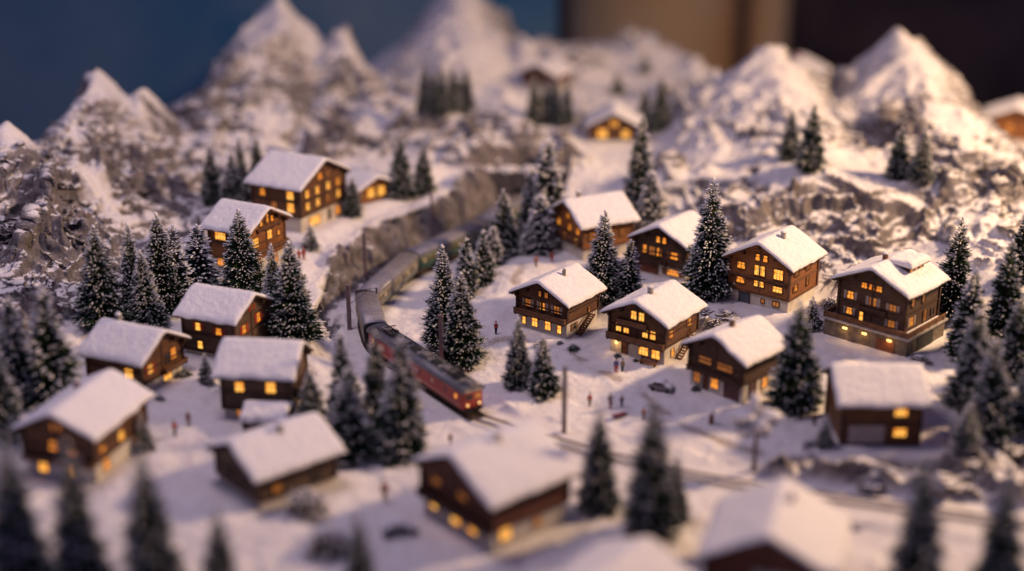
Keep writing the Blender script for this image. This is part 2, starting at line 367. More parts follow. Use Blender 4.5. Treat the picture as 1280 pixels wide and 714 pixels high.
# ------------------------------------------------------------------ mesh building
class MB:
    def __init__(s): s.v = []; s.f = []; s.m = []
    def add(s, vs, fs, mi=0):
        o = len(s.v); s.v += [tuple(p) for p in vs]; s.f += [tuple(o + i for i in f) for f in fs]; s.m += [mi] * len(fs); return s
    def box(s, x0, x1, y0, y1, z0, z1, mi=0, M=None):
        vs = [(x0, y0, z0), (x1, y0, z0), (x1, y1, z0), (x0, y1, z0), (x0, y0, z1), (x1, y0, z1), (x1, y1, z1), (x0, y1, z1)]
        if M is not None: vs = [tuple(M @ Vector(p)) for p in vs]
        return s.add(vs, [(0, 3, 2, 1), (4, 5, 6, 7), (0, 1, 5, 4), (1, 2, 6, 5), (2, 3, 7, 6), (3, 0, 4, 7)], mi)
    def bar(s, a, b, w, h=None, mi=0):
        a, b = Vector(a), Vector(b); d = b - a; h = h or w
        q = d.to_track_quat('Y', 'Z').to_matrix().to_4x4(); M = Matrix.Translation(a) @ q
        return s.box(-w / 2, w / 2, 0, d.length, -h / 2, h / 2, mi, M)
    def tube(s, pts, rad, seg=8, mi=0, cap=True):
        pts = [Vector(p) for p in pts]; rad = rad if isinstance(rad, (list, tuple)) else [rad] * len(pts)
        o = len(s.v); 
        for i, p in enumerate(pts):
            d = (pts[min(i + 1, len(pts) - 1)] - pts[max(i - 1, 0)]).normalized()
            q = d.to_track_quat('Z', 'Y').to_matrix()
            for k_ in range(seg):
                a = 2 * math.pi * k_ / seg
                s.v.append(tuple(p + q @ Vector((math.cos(a) * rad[i], math.sin(a) * rad[i], 0))))
        for i in range(len(pts) - 1):
            for k_ in range(seg):
                a, b = o + i * seg + k_, o + i * seg + (k_ + 1) % seg
                s.f.append((a, b, b + seg, a + seg)); s.m.append(mi)
        if cap:
            s.f.append(tuple(o + k_ for k_ in reversed(range(seg)))); s.m.append(mi)
            s.f.append(tuple(o + (len(pts) - 1) * seg + k_ for k_ in range(seg))); s.m.append(mi)
        return s
    def prism(s, prof, y0, y1, mi=0, axis='Y'):
        n_ = len(prof)
        if axis == 'Y': vs = [(x, y0, z) for x, z in prof] + [(x, y1, z) for x, z in prof]
        else: vs = [(y0, x, z) for x, z in prof] + [(y1, x, z) for x, z in prof]
        fs = [tuple(range(n_)), tuple(range(2 * n_ - 1, n_ - 1, -1))] + [(i, i + n_, (i + 1) % n_ + n_, (i + 1) % n_) for i in range(n_)]
        return s.add(vs, fs, mi)
    def blob(s, c, r, seed=0, sub=2, amp=.2, squash=(1, 1, 1), mi=0, fr=2.0):
        vs, fs = ICO[sub]
        rs = random.Random(seed); ox, oy = rs.random() * 99, rs.random() * 99
        P = np.array(vs)
        nn = (fbm(P[:, 0] * fr + ox, P[:, 1] * fr + oy + P[:, 2] * fr * 1.3, 3, seed) - .5) * 2
        Q = P * (1 + amp * nn)[:, None] * np.array(squash) * r + np.array(c)
        return s.add([tuple(q) for q in Q], fs, mi)
    def build(s, name, mats, parent=None, smooth=False, bevel=0):
        me = bpy.data.meshes.new(name); me.from_pydata(s.v, [], s.f)
        if isinstance(mats, str): mats = [mats]
        for m_ in mats: me.materials.append(MATS[m_])
        if len(mats) > 1: me.polygons.foreach_set('material_index', s.m)
        if smooth: me.polygons.foreach_set('use_smooth', [True] * len(me.polygons))
        me.validate(); me.update()
        o = bpy.data.objects.new(name, me); COL.objects.link(o)
        if parent is not None: o.parent = parent
        if bevel:
            bv = o.modifiers.new('Bevel', 'BEVEL'); bv.width = bevel; bv.segments = 2; bv.limit_method = 'ANGLE'
        return o
def _ico(sub):
    t = (1 + 5 ** .5) / 2
    v = [(-1, t, 0), (1, t, 0), (-1, -t, 0), (1, -t, 0), (0, -1, t), (0, 1, t), (0, -1, -t), (0, 1, -t), (t, 0, -1), (t, 0, 1), (-t, 0, -1), (-t, 0, 1)]
    v = [tuple(np.array(p) / np.linalg.norm(p)) for p in v]
    f = [(0,11,5),(0,5,1),(0,1,7),(0,7,10),(0,10,11),(1,5,9),(5,11,4),(11,10,2),(10,7,6),(7,1,8),(3,9,4),(3,4,2),(3,2,6),(3,6,8),(3,8,9),(4,9,5),(2,4,11),(6,2,10),(8,6,7),(9,8,1)]
    for _ in range(sub):
        c = {}; nf = []
        def mid(a, b):
            key = (min(a, b), max(a, b))
            if key not in c:
                p = np.array(v[a]) + np.array(v[b]); v.append(tuple(p / np.linalg.norm(p))); c[key] = len(v) - 1
            return c[key]
        for a, b_, d in f:
            x, y, z = mid(a, b_), mid(b_, d), mid(d, a)
            nf += [(a, x, z), (b_, y, x), (d, z, y), (x, y, z)]
        f = nf
    return v, f
ICO = {i: _ico(i) for i in range(5)}

def thing(name, label, cat, loc=(0, 0, 0), rz=0, group=None):
    o = bpy.data.objects.new(name, None); COL.objects.link(o); o.empty_display_size = .1
    o.location = loc; o.rotation_euler = (0, 0, rz); tag(o, label, cat, group); return o
def tag(o, label=None, cat=None, group=None, kind=None):
    if label: o['label'] = label
    if cat: o['category'] = cat
    if group: o['group'] = group
    if kind: o['kind'] = kind
    return o

# ------------------------------------------------------------------ chalets
# win: (face, s fraction, z, w, h, state, shutter)   state 3 bright .. 0 dark
HOUSES = [
 dict(id='A', kind='chalet', px=(712, 425), cor='FR', yaw=-30, W=.86, D=.98, hb=.20, hw=.30, pitch=27, wood='wood_dark', chim=[(.12, .0, 'stone_grey', 1)],
  label='chimney chalet: dark timber, round stone chimney, outside stair, left end of the village row', cat='chalet',
  win=[('F',-.40,.10,.06,.09,3,0),('F',-.16,.11,.10,.11,3,0),('F',.13,.11,.10,.11,3,0),('F',.38,.10,.07,.10,3,0),
       ('F',-.30,.37,.10,.10,1,'shutter_grey'),('F',.02,.37,.10,.10,2,'shutter_grey'),('F',.33,.37,.10,.10,1,'shutter_grey'),('F',-.03,.545,.06,.075,1,0),('F',.10,.545,.06,.075,1,0),('R',-.28,.12,.08,.08,0,'shutter_brown'),('R',.22,.25,.07,.08,1,0)],
  balc=[('F', .235, -.5, .5, .10, .075)], stair=('R', -.02, .22, .23)),
 dict(id='B', kind='chalet', px=(833, 459), cor='FR', yaw=-29, W=.94, D=.98, hb=.24, hw=.34, pitch=25, wood='wood_dark', chim=[(.02, -.18, 'stone_grey', 0)],
  label='brightly lit chalet with two stacked front balconies, wall lamp, bench and outside stair', cat='chalet',
  win=[('F',-.24,.11,.08,.17,'door',0),('F',.13,.135,.15,.12,3,0),('F',.37,.125,.13,.12,3,0),('F',-.36,.385,.085,.11,3,0),('F',-.21,.385,.085,.11,3,0),('F',.16,.385,.085,.11,3,0),('F',.31,.385,.085,.11,3,0),
       ('F',-.07,.60,.085,.11,3,0),('F',.08,.60,.085,.11,3,0),('R',-.36,.40,.09,.10,2,'shutter_brown'),('R',.26,.42,.09,.10,2,'shutter_brown'),('R',-.27,.12,.08,.11,2,0)],
  balc=[('F', .265, -.5, .5, .10, .08), ('F', .47, -.33, .17, .06, .07)], stair=('R', .0, .25, .26), lamp=[(-.37, .17)]),
 dict(id='C', kind='chalet', px=(984, 393), cor='FR', yaw=-29, W=.96, D=.98, hb=.17, hw=.50, pitch=27, wood='wood_brown', chim=[(.12, .0, 'stone_grey', 0)],
  label='tall orange-brown chalet with three rows of lit windows at the foot of the right mountain', cat='chalet',
  win=[('F',-.34,.55,.13,.09,2,0),('F',.0,.53,.17,.14,3,0),('F',.34,.53,.15,.14,3,0),('F',-.34,.33,.13,.08,2,0),('F',.0,.33,.16,.08,3,0),('F',.34,.31,.15,.08,3,0),
       ('F',-.05,.72,.07,.09,2,0),('F',.09,.72,.07,.09,2,0),('F',-.26,.085,.17,.16,'garage_dark',0),('F',.08,.09,.05,.05,1,0),('F',.32,.09,.10,.06,1,0),
       ('R',-.3,.55,.09,.09,1,'shutter_brown'),('R',-.3,.32,.09,.09,2,'shutter_brown'),('R',.15,.55,.09,.09,1,'shutter_brown'),('R',.15,.33,.07,.12,1,0)],
  balc=[('F', .415, -.46, .46, .035, .03)], stepped=1),
 dict(id='D', kind='chalet', px=(1126, 424), cor='FR', yaw=-29, W=.98, D=1.0, hb=.24, hw=.46, pitch=28, wood='wood_deep', chim=[(-.05, -.12, 'door_brown', 0)],
  label='large dark chalet on a walled terrace with lamps under it, far right of village', cat='chalet',
  win=[('F',-.35,.53,.10,.10,2,'shutter_grey'),('F',.02,.51,.11,.13,1,'shutter_grey'),('F',.34,.50,.10,.10,1,'shutter_grey'),('F',-.35,.34,.09,.09,2,'shutter_grey'),('F',-.15,.31,.06,.13,3,0),('F',.34,.32,.10,.09,1,'shutter_grey'),
       ('F',-.02,.685,.085,.07,2,0),('F',.10,.685,.085,.07,2,0),('F',-.14,.685,.085,.07,2,0),('R',-.34,.35,.10,.12,2,'shutter_grey'),('R',-.34,.57,.08,.09,1,0),('R',.0,.56,.06,.10,1,0),('R',.1,.34,.09,.16,1,0),('R',.35,.34,.07,.1,0,0)],
  balc=[('F', .44, -.16, .22, .06, .035)], deck=1, dormer=(.60, .14, .42)),
 dict(id='E', kind='chalet', px=(931, 503), cor='FR', yaw=-29, W=.86, D=1.05, hb=.20, hw=.34, pitch=25, wood='wood_deep', chim=[(.0, -.15, 'trim_brown', 0)],
  label='dim dark chalet with plum doors and snowy roof just behind the snow-laden lamp tree', cat='chalet',
  win=[('F',-.38,.11,.10,.10,1,0),('F',-.20,.09,.07,.16,'door',0),('F',-.02,.11,.12,.10,2,0),('F',.32,.09,.22,.17,'door_plum',0),('F',-.22,.37,.20,.08,1,0),('F',.18,.36,.24,.08,1,0),('R',-.25,.10,.12,.17,'door_plum',0),('R',.1,.12,.12,.10,2,0)],
  balc=[('F', .22, -.5, .5, .07, .05)]),
 dict(id='G', kind='chalet', px=(1146, 555), cor='FL', yaw=90, W=.86, D=1.0, hb=.0, hw=.50, pitch=33, wood='wood_dark', chim=[],
  label='brown garage house with pale garage door and two bright windows above each other', cat='chalet',
  win=[('L',-.26,.385,.15,.10,3,0),('L',-.27,.15,.15,.10,3,0),('L',.20,.13,.44,.22,'garage_pale',0)], balc=[]),
 dict(id='H', kind='chalet', px=(728, 330), cor='FR', yaw=-56, W=.84, D=.90, hb=.15, hw=.42, pitch=25, wood='wood_brown', chim=[(-.02, -.3, 'stone_grey', 0)],
  label='warm-lit back chalet with its long snowy roof side facing the viewer', cat='chalet',
  win=[('F',-.33,.42,.10,.10,2,0),('F',.05,.42,.10,.10,2,0),('F',.36,.42,.10,.10,2,0),('F',.0,.60,.10,.09,2,0),('F',-.1,.22,.10,.10,2,0),('F',.3,.22,.10,.10,3,0),('R',-.35,.36,.11,.12,1,0),('R',.0,.38,.13,.11,2,0),('R',.32,.36,.1,.1,1,0)],
  balc=[('F', .26, -.45, .45, .08, .06)]),
 dict(id='I', kind='chalet', px=(856, 352), cor='FR', yaw=-30, W=.90, D=.92, hb=.18, hw=.36, pitch=25, wood='wood_deep', chim=[],
  label='near-black chalet with pale base, directly left of the tallest fir in the village', cat='chalet',
  win=[('F',-.05,.56,.065,.085,2,0),('F',.08,.56,.065,.085,2,0),('F',-.33,.38,.07,.11,2,0),('F',-.17,.37,.10,.12,1,0),('F',-.02,.37,.09,.12,2,0),('F',.30,.36,.13,.10,2,'shutter_brown'),('F',.28,.10,.20,.08,2,'shutter_brown'),('F',-.25,.09,.34,.14,'door_brown',0)],
  balc=[('F', .225, -.5, .12, .06, .05)]),
 dict(id='J', kind='chalet', px=(796, 178), cor='FR', yaw=-4, W=.80, D=.8, hb=.06, hw=.26, pitch=27, wood='wood_dark', chim=[],
  label='small far chalet with three glowing windows on its gable, high behind the tunnel', cat='chalet',
  win=[('F',-.25,.17,.18,.16,3,0),('F',.25,.17,.14,.14,3,0),('F',.0,.37,.13,.11,3,0)], balc=[]),
 dict(id='K', kind='chalet', px=(318, 350), cor='FL', yaw=58, W=.98, D=.84, hb=.15, hw=.34, pitch=27, wood='wood_brown', chim=[],
  label='glowing gable chalet on the left shelf, behind the pointed fir below the big guesthouse', cat='chalet',
  win=[('L',.22,.40,.20,.12,3,0),('L',.25,.12,.16,.09,2,0),('F',-.34,.34,.14,.14,3,0),('F',.08,.36,.12,.15,3,0),('F',.36,.34,.08,.08,2,0),('F',-.16,.55,.08,.09,2,0),('F',.02,.59,.09,.13,2,0),('F',.18,.55,.07,.08,2,0),('F',-.28,.09,.12,.10,2,0),('F',.2,.10,.14,.12,2,0)],
  balc=[('F', .24, -.4, .5, .08, .06), ('F', .47, -.25, .35, .05, .04)]),
 dict(id='L', kind='guesthouse', px=(378, 294), cor='FL', yaw=58, W=1.18, D=.92, hb=.26, hw=.52, pitch=24, wood='wood_dark', chim=[],
  label='big four-row guesthouse with many glowing windows, highest building on the left shelf', cat='guesthouse',
  win=[('F',x,.42,.10,.12,3 if i != 2 else 1,0) for i, x in enumerate((-.38,-.14,.10,.36))] + [('F',x,.63,.10,.12,3 if i<3 else 2,0) for i, x in enumerate((-.38,-.14,.12,.36))] +
      [('F',-.06,.84,.12,.10,2,0),('F',.12,.84,.09,.09,1,0),('F',-.22,.13,.30,.14,3,0),('F',.14,.12,.08,.17,0,0),('F',.34,.13,.14,.14,2,0),('L',-.33,.42,.13,.14,3,0),('L',-.33,.63,.13,.12,3,0),('L',.30,.62,.10,.10,2,0),('L',.05,.42,.1,.1,1,0)], balc=[]),
 dict(id='M', kind='annex', px=(447, 254), cor='FL', yaw=38, W=.58, D=.9, hb=.0, hw=.20, pitch=24, wood='wood_brown', chim=[],
  label='low annex beside the big guesthouse with two round bright windows under a flat snowy roof', cat='annex',
  win=[('F',-.16,.13,.15,.15,3,0),('F',.18,.13,.15,.15,3,0)], balc=[]),
 dict(id='N', kind='chalet', px=(297, 450), cor='FL', yaw=54, W=.80, D=.88, hb=.04, hw=.42, pitch=26, wood='wood_grey', chim=[],
  label='brown-grey chalet with red shutters, upper right of the left hamlet below the firs', cat='chalet',
  win=[('L',.22,.33,.08,.10,3,'shutter_red'),('L',.20,.12,.08,.10,3,0),('L',-.22,.31,.09,.09,2,'shutter_red'),('F',-.25,.30,.09,.12,2,'shutter_red'),('F',.22,.34,.09,.13,2,'shutter_red'),('F',.02,.50,.07,.07,1,'shutter_red')], balc=[]),
 dict(id='O', kind='chalet', px=(184, 495), cor='FL', yaw=53, W=.84, D=.96, hb=.14, hw=.28, pitch=26, wood='wood_dark', chim=[(.05, .3, 'stone_grey', 0)],
  label='far left chalet with side balcony, between rock wall firs and the blurred lit house', cat='chalet',
  win=[('L',-.30,.26,.13,.12,3,0),('F',-.32,.28,.09,.11,3,'shutter_red'),('F',.14,.29,.08,.12,0,0),('F',.30,.31,.12,.14,2,0),('F',.12,.08,.16,.10,3,0)], balc=[('F', .19, .0, .5, .09, .055)]),
 dict(id='P', kind='chalet', px=(362, 524), cor='FL', yaw=83, W=.80, D=.92, hb=.10, hw=.34, pitch=33, wood='wood_grey', chim=[],
  label='boxy brown house with two square lit windows, small shed in front of it', cat='chalet',
  win=[('L',.26,.31,.11,.13,3,0),('L',-.24,.32,.12,.13,3,0),('L',.3,.08,.06,.12,1,0)], balc=[('F', .22, -.3, .4, .07, .06)]),
 dict(id='Q', kind='chalet', px=(122, 605), cor='FR', yaw=-27, W=.90, D=1.12, hb=.20, hw=.32, pitch=28, wood='wood_dark', chim=[(-.2, .15, 'door_brown', 0)],
  label='blurred chalet with lit base windows at the lower left edge above the dark foreground firs', cat='chalet',
  win=[('F',-.28,.11,.12,.12,3,0),('F',.16,.11,.12,.12,3,0),('F',-.08,.36,.10,.11,2,0),('F',.22,.33,.1,.1,1,0),('F',.0,.58,.14,.09,1,0),('R',.0,.30,.12,.12,3,0),('R',-.38,.33,.1,.1,2,0),('R',-.32,.12,.14,.12,2,0),('R',.3,.12,.1,.1,1,0)], balc=[('F', .22, -.5, .5, .08, .06)]),
 dict(id='R', kind='chalet', px=(333, 636), cor='FR', yaw=-42, W=.84, D=.98, hb=.08, hw=.26, pitch=24, wood='wood_grey', chim=[(.1, .02, 'stone_grey', 0)],
  label='low unlit chalet with one chimney, blurred, in front of the small shed', cat='chalet',
  win=[('F',-.2,.2,.1,.1,0,0),('F',.2,.2,.1,.1,0,0),('R',-.3,.17,.1,.1,1,0),('R',.25,.17,.1,.1,0,0)], balc=[]),
 dict(id='S', kind='shed', px=(352, 546), cor='FL', yaw=83, W=.40, D=.46, hb=0, hw=.14, pitch=26, wood='wood_red', chim=[],
  label='tiny wooden shed with a thick square of snow on its roof', cat='shed', win=[('L',0,.07,.12,.1,0,0)], balc=[], oh=.05),
 dict(id='T', kind='chalet', px=(620, 694), cor='FR', yaw=-31, W=1.0, D=1.10, hb=.24, hw=.28, pitch=25, wood='wood_red', chim=[(.05, .0, 'plaster', 0)],
  label='large reddish chalet blurred in the bottom centre with round glowing windows in its base', cat='chalet',
  win=[('F',-.36,.17,.12,.14,3,0),('F',-.02,.15,.16,.15,3,0),('F',.24,.15,.14,.13,3,0),('F',-.3,.40,.14,.10,1,0),('F',.1,.40,.14,.10,1,0),('R',-.36,.17,.15,.14,3,0),('R',.1,.15,.1,.1,1,0)], balc=[('F', .25, -.5, .5, .09, .07)]),
 dict(id='U', kind='chalet', px=(1003, 770), cor='FR', yaw=-14, W=1.04, D=1.0, hb=.1, hw=.45, pitch=28, wood='wood_red', chim=[(.1, .2, 'plaster', 0)],
  label='blurred chalet with broad pale garage under its gable, cut off by the bottom edge', cat='chalet',
  win=[('F',.10,.36,.50,.26,'garage_pale',0),('R',-.3,.42,.12,.12,2,0)], balc=[]),
 dict(id='V', kind='chalet', px=(782, 850), cor='FR', yaw=-31, W=1.0, D=1.0, hb=.2, hw=.36, pitch=25, wood='wood_dark', chim=[],
  label='snow-covered roof of a chalet cut off by the bottom edge between the firs', cat='chalet', win=[('F',-.2,.35,.1,.1,1,0),('F',.2,.35,.1,.1,1,0)], balc=[]),
 dict(id='W', kind='chalet', px=(1300, 178), cor='FR', yaw=-20, W=1.15, D=.9, hb=.1, hw=.36, pitch=22, wood='wood_brown', chim=[],
  label='blurred brown chalet cut off by the right edge, behind the right mountain', cat='chalet', win=[('F',-.1,.3,.16,.14,2,0),('F',.3,.3,.1,.1,1,0)], balc=[]),
 dict(id='X', kind='chalet', world=(.95, 31.8), cor='FR', yaw=-30, W=.8, D=.8, hb=.1, hw=.26, pitch=24, wood='wood_red', chim=[],
  label='far blurred reddish chalet between the central peak and the low white hill', cat='chalet', win=[('F',0,.25,.1,.1,0,0)], balc=[]),
 dict(id='Y', kind='chalet', world=(7.0, 32.6), cor='FR', yaw=-24, W=1.2, D=1.0, hb=.32, hw=.4, pitch=24, wood='wood_red', chim=[(0, 0, 'shutter_red', 0)],
  label='far blurred house showing through the saddle between the two right peaks', cat='chalet', win=[('F',0,.6,.1,.1,0,0)], balc=[]),
]
REFIT = dict(  # id: yaw, W, D, base height, wall height, roof pitch, anchor pixel
 A=(-37, .86, .78, .24, .31, 27, (708, 424)), B=(-36, .88, .88, .25, .37, 25, (830, 457)), C=(-38, .96, .86, .19, .52, 28, (984, 392)), D=(-43, 1.02, .92, .27, .57, 25, (1127, 440)),
 E=(-46, .87, .80, .27, .33, 27, (927, 505)), G=(90, .86, .92, 0, .58, 30, (1146, 556)), H=(-63, .97, .90, .20, .41, 28, (729, 327)), I=(-37, .90, .82, .20, .38, 26, (856, 353)), J=(-4, .98, .9, .06, .26, 27, (798, 178)),
 K=(62, .88, .72, .24, .50, 28, (313, 348)), L=(62, 1.26, .94, .26, .51, 26, (377, 292)), M=(42, .70, 1.1, .0, .26, 24, (449, 256)), N=(67, .82, .80, .04, .53, 28, (295, 450)), O=(66, .85, .84, .14, .35, 29, (179, 495)),
 P=(84, .82, .86, .12, .50, 31, (364, 525)), Q=(-16, .90, 1.15, .23, .38, 26, (121, 604)), R=(-50, .94, 1.0, .10, .34, 25, (326, 638)), S=(84, .40, .46, 0, .2, 26, (353, 547)), T=(-50, 1.24, 1.06, .26, .37, 26, (616, 692)),
 U=(-18, 1.2, 1.1, .1, .52, 28, (1030, 785)), V=(-38, 1.0, 1.0, .2, .36, 25, (785, 850)), W=(-20, 1.2, .9, .1, .36, 22, (1306, 182)))
for h in HOUSES:
    if h['id'] not in REFIT: continue
    yaw, W, D, hb, hw, pitch, px = REFIT[h['id']]
    o1, o2 = h['hb'], h['hw']
    def zmap(z):
        if z < o1: return z * hb / o1
        if z < o1 + o2: return hb + (z - o1) * hw / o2
        return hb + hw + (z - o1 - o2) * (W * math.tan(R(pitch))) / (h['W'] * math.tan(R(h['pitch'])))
    h['win'] = [(a, b, zmap(c), d, e * (1.08 if c > o1 else hb / max(o1, .01) if o1 else 1), f_, g_) for a, b, c, d, e, f_, g_ in h['win']]
    h['balc'] = [(a, zmap(b) - .028, c, d, e, f_) for a, b, c, d, e, f_ in h['balc']]
    h.update(yaw=yaw, W=W, D=D, hb=hb, hw=hw, pitch=pitch, px=px)
PADS = []
for h in HOUSES:
    if 'world' in h: ax, ay = h['world']; az = hz(ax, ay)
    else: ax, ay, az = at(*h['px'])
    y = R(h['yaw']); sx = .5 if h['cor'] == 'FR' else -.5
    lx, ly = sx * h['W'], -.5 * h['D']
    h['X'] = ax - (math.cos(y) * lx - math.sin(y) * ly); h['Y'] = ay - (math.sin(y) * lx + math.cos(y) * ly); h['Z'] = az
    PADS.append((h['X'], h['Y'], az, y, h['W'] / 2 + (.22 if h.get('deck') else .07), h['D'] / 2 + (.22 if h.get('deck') else .07)))
PADW = np.zeros(GX.shape)
for X, Y, z, y, hw_, hd_ in PADS:
    lx = (GX - X) * math.cos(y) + (GY - Y) * math.sin(y); ly = -(GX - X) * math.sin(y) + (GY - Y) * math.cos(y)
    d = np.hypot(np.maximum(np.abs(lx) - hw_, 0), np.maximum(np.abs(ly) - hd_, 0))
    w = 1 - sstep(.02, .42, d)
    H = H * (1 - w) + z * w; PADW = np.maximum(PADW, w)
# ------------------------------------------------------------------ terrain detail
Hx = np.gradient(H, axis=1) / np.gradient(GX, axis=1)
Hy = np.gradient(H, axis=0) / np.gradient(GY, axis=0) - Hx * (uu[None, :] * WA)
slope = np.hypot(Hx, Hy)
n1 = fbm(GX * 1.1, GY * 1.1, 4, 51); n2 = fbm(GX * 3.1, GY * 3.1, 4, 52)
rock = sstep(.40, .95, slope + (n1 - .5) * 1.3 + (n2 - .5) * .5) * (1 - .15 * mtn)
high = np.clip(rel, 0, 3)
# (pixel x, y, height guess, radius, amount): bare rock outcrops (+) and snowfields (-)
SPOTS = [(1060, 275, .95, 1.3, 1.1), (1150, 275, .95, 1.1, 1.), (950, 285, .85, .9, 1.), (890, 255, .9, .8, .8), (1095, 160, 1.6, .7, .7), (975, 150, 1.6, .5, .5), (1225, 200, 1.4, .6, .8), (1230, 250, 1.0, .8, .8), (1010, 300, .8, .8, .5), (840, 235, .8, .5, .5),
 (60, 260, 1.6, 1.3, .8), (30, 330, 1.2, 1.2, .9), (190, 250, 1.2, .8, .5), (140, 170, 1.8, .9, .4), (50, 210, 1.9, .8, .3),
 (200, 320, .9, .7, .9), (195, 285, 1.0, .8, .9), (240, 235, 1.1, .6, .8), (215, 250, 1.1, .7, .8), (265, 215, 1.1, .5, .7), (185, 215, 1.4, .6, .7), (915, 595, 0, .16, 1.0), (975, 595, 0, .20, 1.1), (1035, 597, 0, .28, 1.6), (1095, 602, 0, .36, 1.8), (1160, 598, 0, .36, 1.8), (1215, 598, 0, .36, 1.8), (1265, 604, 0, .38, 1.8), (1300, 575, 0, .4, 1.3),
 (430, 150, 1.6, 1.0, .6), (380, 165, 1.5, .8, .6), (250, 150, 1.6, .7, .6), (560, 190, 1.0, .7, 1.), (660, 185, 1.0, .7, 1.), (620, 170, 1.0, .6, .8), (500, 180, 1.0, .7, 1.), (700, 200, .9, .5, 1.), (640, 200, 1., .6, 1.), (470, 140, 1.2, .7, .8), (530, 110, 1.2, .8, .4),
 (400, 100, 2., .8, .5), (1080, 150, 1.8, .7, .5), (1010, 150, 1.8, .5, .4), (560, 250, .6, .5, .9), (500, 275, .5, .5, .9), (450, 310, .4, .5, .9), (425, 350, .3, .4, .9), (600, 240, .6, .4, .8),
 (890, 398, .38, .22, .9), (912, 402, .35, .18, .9), (1062, 352, .55, .35, .7),
 (135, 240, 1.5, .42, -1.4), (160, 285, 1.0, .38, -1.4), (110, 205, 1.9, .35, -1.2), (225, 200, 1.5, .35, -1.0), (1060, 215, 1.36, .5, -1.2), (1000, 222, 1.3, .45, -.9), (1120, 232, 1.3, .45, -.9), (1160, 300, .9, .3, -.9),
 (1210, 310, .8, .45, -.9), (345, 150, 1.5, .5, -.9), (740, 235, .7, .7, -1.5), (590, 130, 1.2, 1.2, -.8), (120, 90, 2.4, .5, -1.), (350, 10, 2.8, .8, -1.), (575, 20, 2.4, 1.2, -1.), (960, 90, 2.3, .9, -.9), (1120, 80, 2.5, .6, -.9), (870, 190, 1.3, .6, -.6),
 (20, 370, .8, .4, -.4), (90, 385, .7, .4, -.4), (470, 130, 1.6, .5, -.8), (20, 180, 2.3, .4, -.7)]
for px, py, z, r, a in SPOTS:
    x, y = unproj(px, py, z)
    d = np.hypot(GX - x, (GY - y) * .65)
    rock = rock + a * np.exp(-(d / r) ** 2) * np.where(a > 0, .62 + .76 * n2, .35 + 1.3 * n2)
rock = np.clip(rock - .8 * np.exp(-(tipd / .7) ** 2) * (n2 < .62), 0, 1)
rock = np.maximum(rock * (1 - WALLSNOW), WALLROCK)
keep = (1 - tw) * (1 - PADW)
TD2 = 1 - sstep(.30, .48, TD)
rock *= (1 - TD2) * (1 - PADW)
# dirt tracks
PATHS = [[(600, 430), (640, 426), (690, 434), (735, 452), (790, 478), (825, 505), (880, 535), (950, 560), (1050, 573), (1180, 572)],
         [(655, 335), (646, 360), (650, 395)], [(352, 430), (385, 448), (402, 470)]]
dirt = np.zeros(GX.shape)
for i, pth in enumerate(PATHS):
    pw = smooth_path([unproj(x, y, .15 if i == 0 else .3) for x, y in pth], 5)
    d = seg_dist(pw, GX + (n2 - .5) * .25, GY + (n1 - .5) * .3)
    dirt = np.maximum(dirt, (1 - sstep(.0, .17 if i == 0 else .13, d)) * sstep(.34, .64, n2 + (.06 if i == 0 else 0)))
dirt *= (1 - PADW)
Hs = H.copy()
# displacement
qx, qy = GX * .8 + wx * 1.2 + (n1 - .5) * .35, GY * .62 + wy * 1.2
big = ridged(qx * .8, qy * .8, 3, 61)
med = ridged(qx * 1.1 + qy * .9 + (n2 - .5) * .7, qy * 2.9 - qx * .8, 4, 67, .45)
f1, f2, cid = worley(qx * 1.5 + (n2 - .5) * .8, qy * 1.8, 71)
g1, g2, gid = worley(qx * 4.0 + (n2 - .5) * 1.2, qy * 4.6, 72)
fine = ridged(GX * 5.5 + wx * 3, GY * 5.5, 4, 62)
cr = fbm(GX * 15, GY * 15, 3, 63)
disp = (big - .45) * .62 + (med - .42) * .20 + (cid - .5) * .05 - np.exp(-((f2 - f1) / .05) ** 2) * .05 - np.exp(-((g2 - g1) / .06) ** 2) * .010 + (gid - .5) * .012 + (fine - .4) * .032 + (cr - .5) * .016
amp = rock * (.45 + .55 * sstep(.1, .7, slope + rock * .4))
soft = (n2 - .5) * .08 + (fbm(GX * 8, GY * 8, 3, 64) - .5) * .018 + (n1 - .5) * .14
soft = soft * (1 - .8 * PADW) * (1 - TD2)
smt = disp * amp + soft * (1 - rock) + (fbm(GX * 22, GY * 24, 2, 65) - .5) * .006
smt += WALLROCK * ((fine - .4) * .12 + (ridged(GX * 8 + 3, GY * 8, 3, 91) - .4) * .06 + (g1 - .3) * .08)
smt += dirt * (-.015 + (fbm(GX * 30, GY * 30, 2, 66) - .5) * .02)
nl = np.sqrt(1 + slope ** 2)
Hm = Hs + amp * ((big - .45) * .5 + (med - .42) * .2)
mx = np.gradient(Hm, axis=1) / np.gradient(GX, axis=1); my = np.gradient(Hm, axis=0) / np.gradient(GY, axis=0) - mx * (uu[None, :] * WA)
ledge = 1 - sstep(.22, .80, np.hypot(mx, my))
PX = GX - Hx / nl * smt; PY = GY - Hy / nl * smt; PZ = H + smt / nl
H = PZ.copy()
co = np.stack([PX, PY, PZ], -1).reshape(-1, 3)

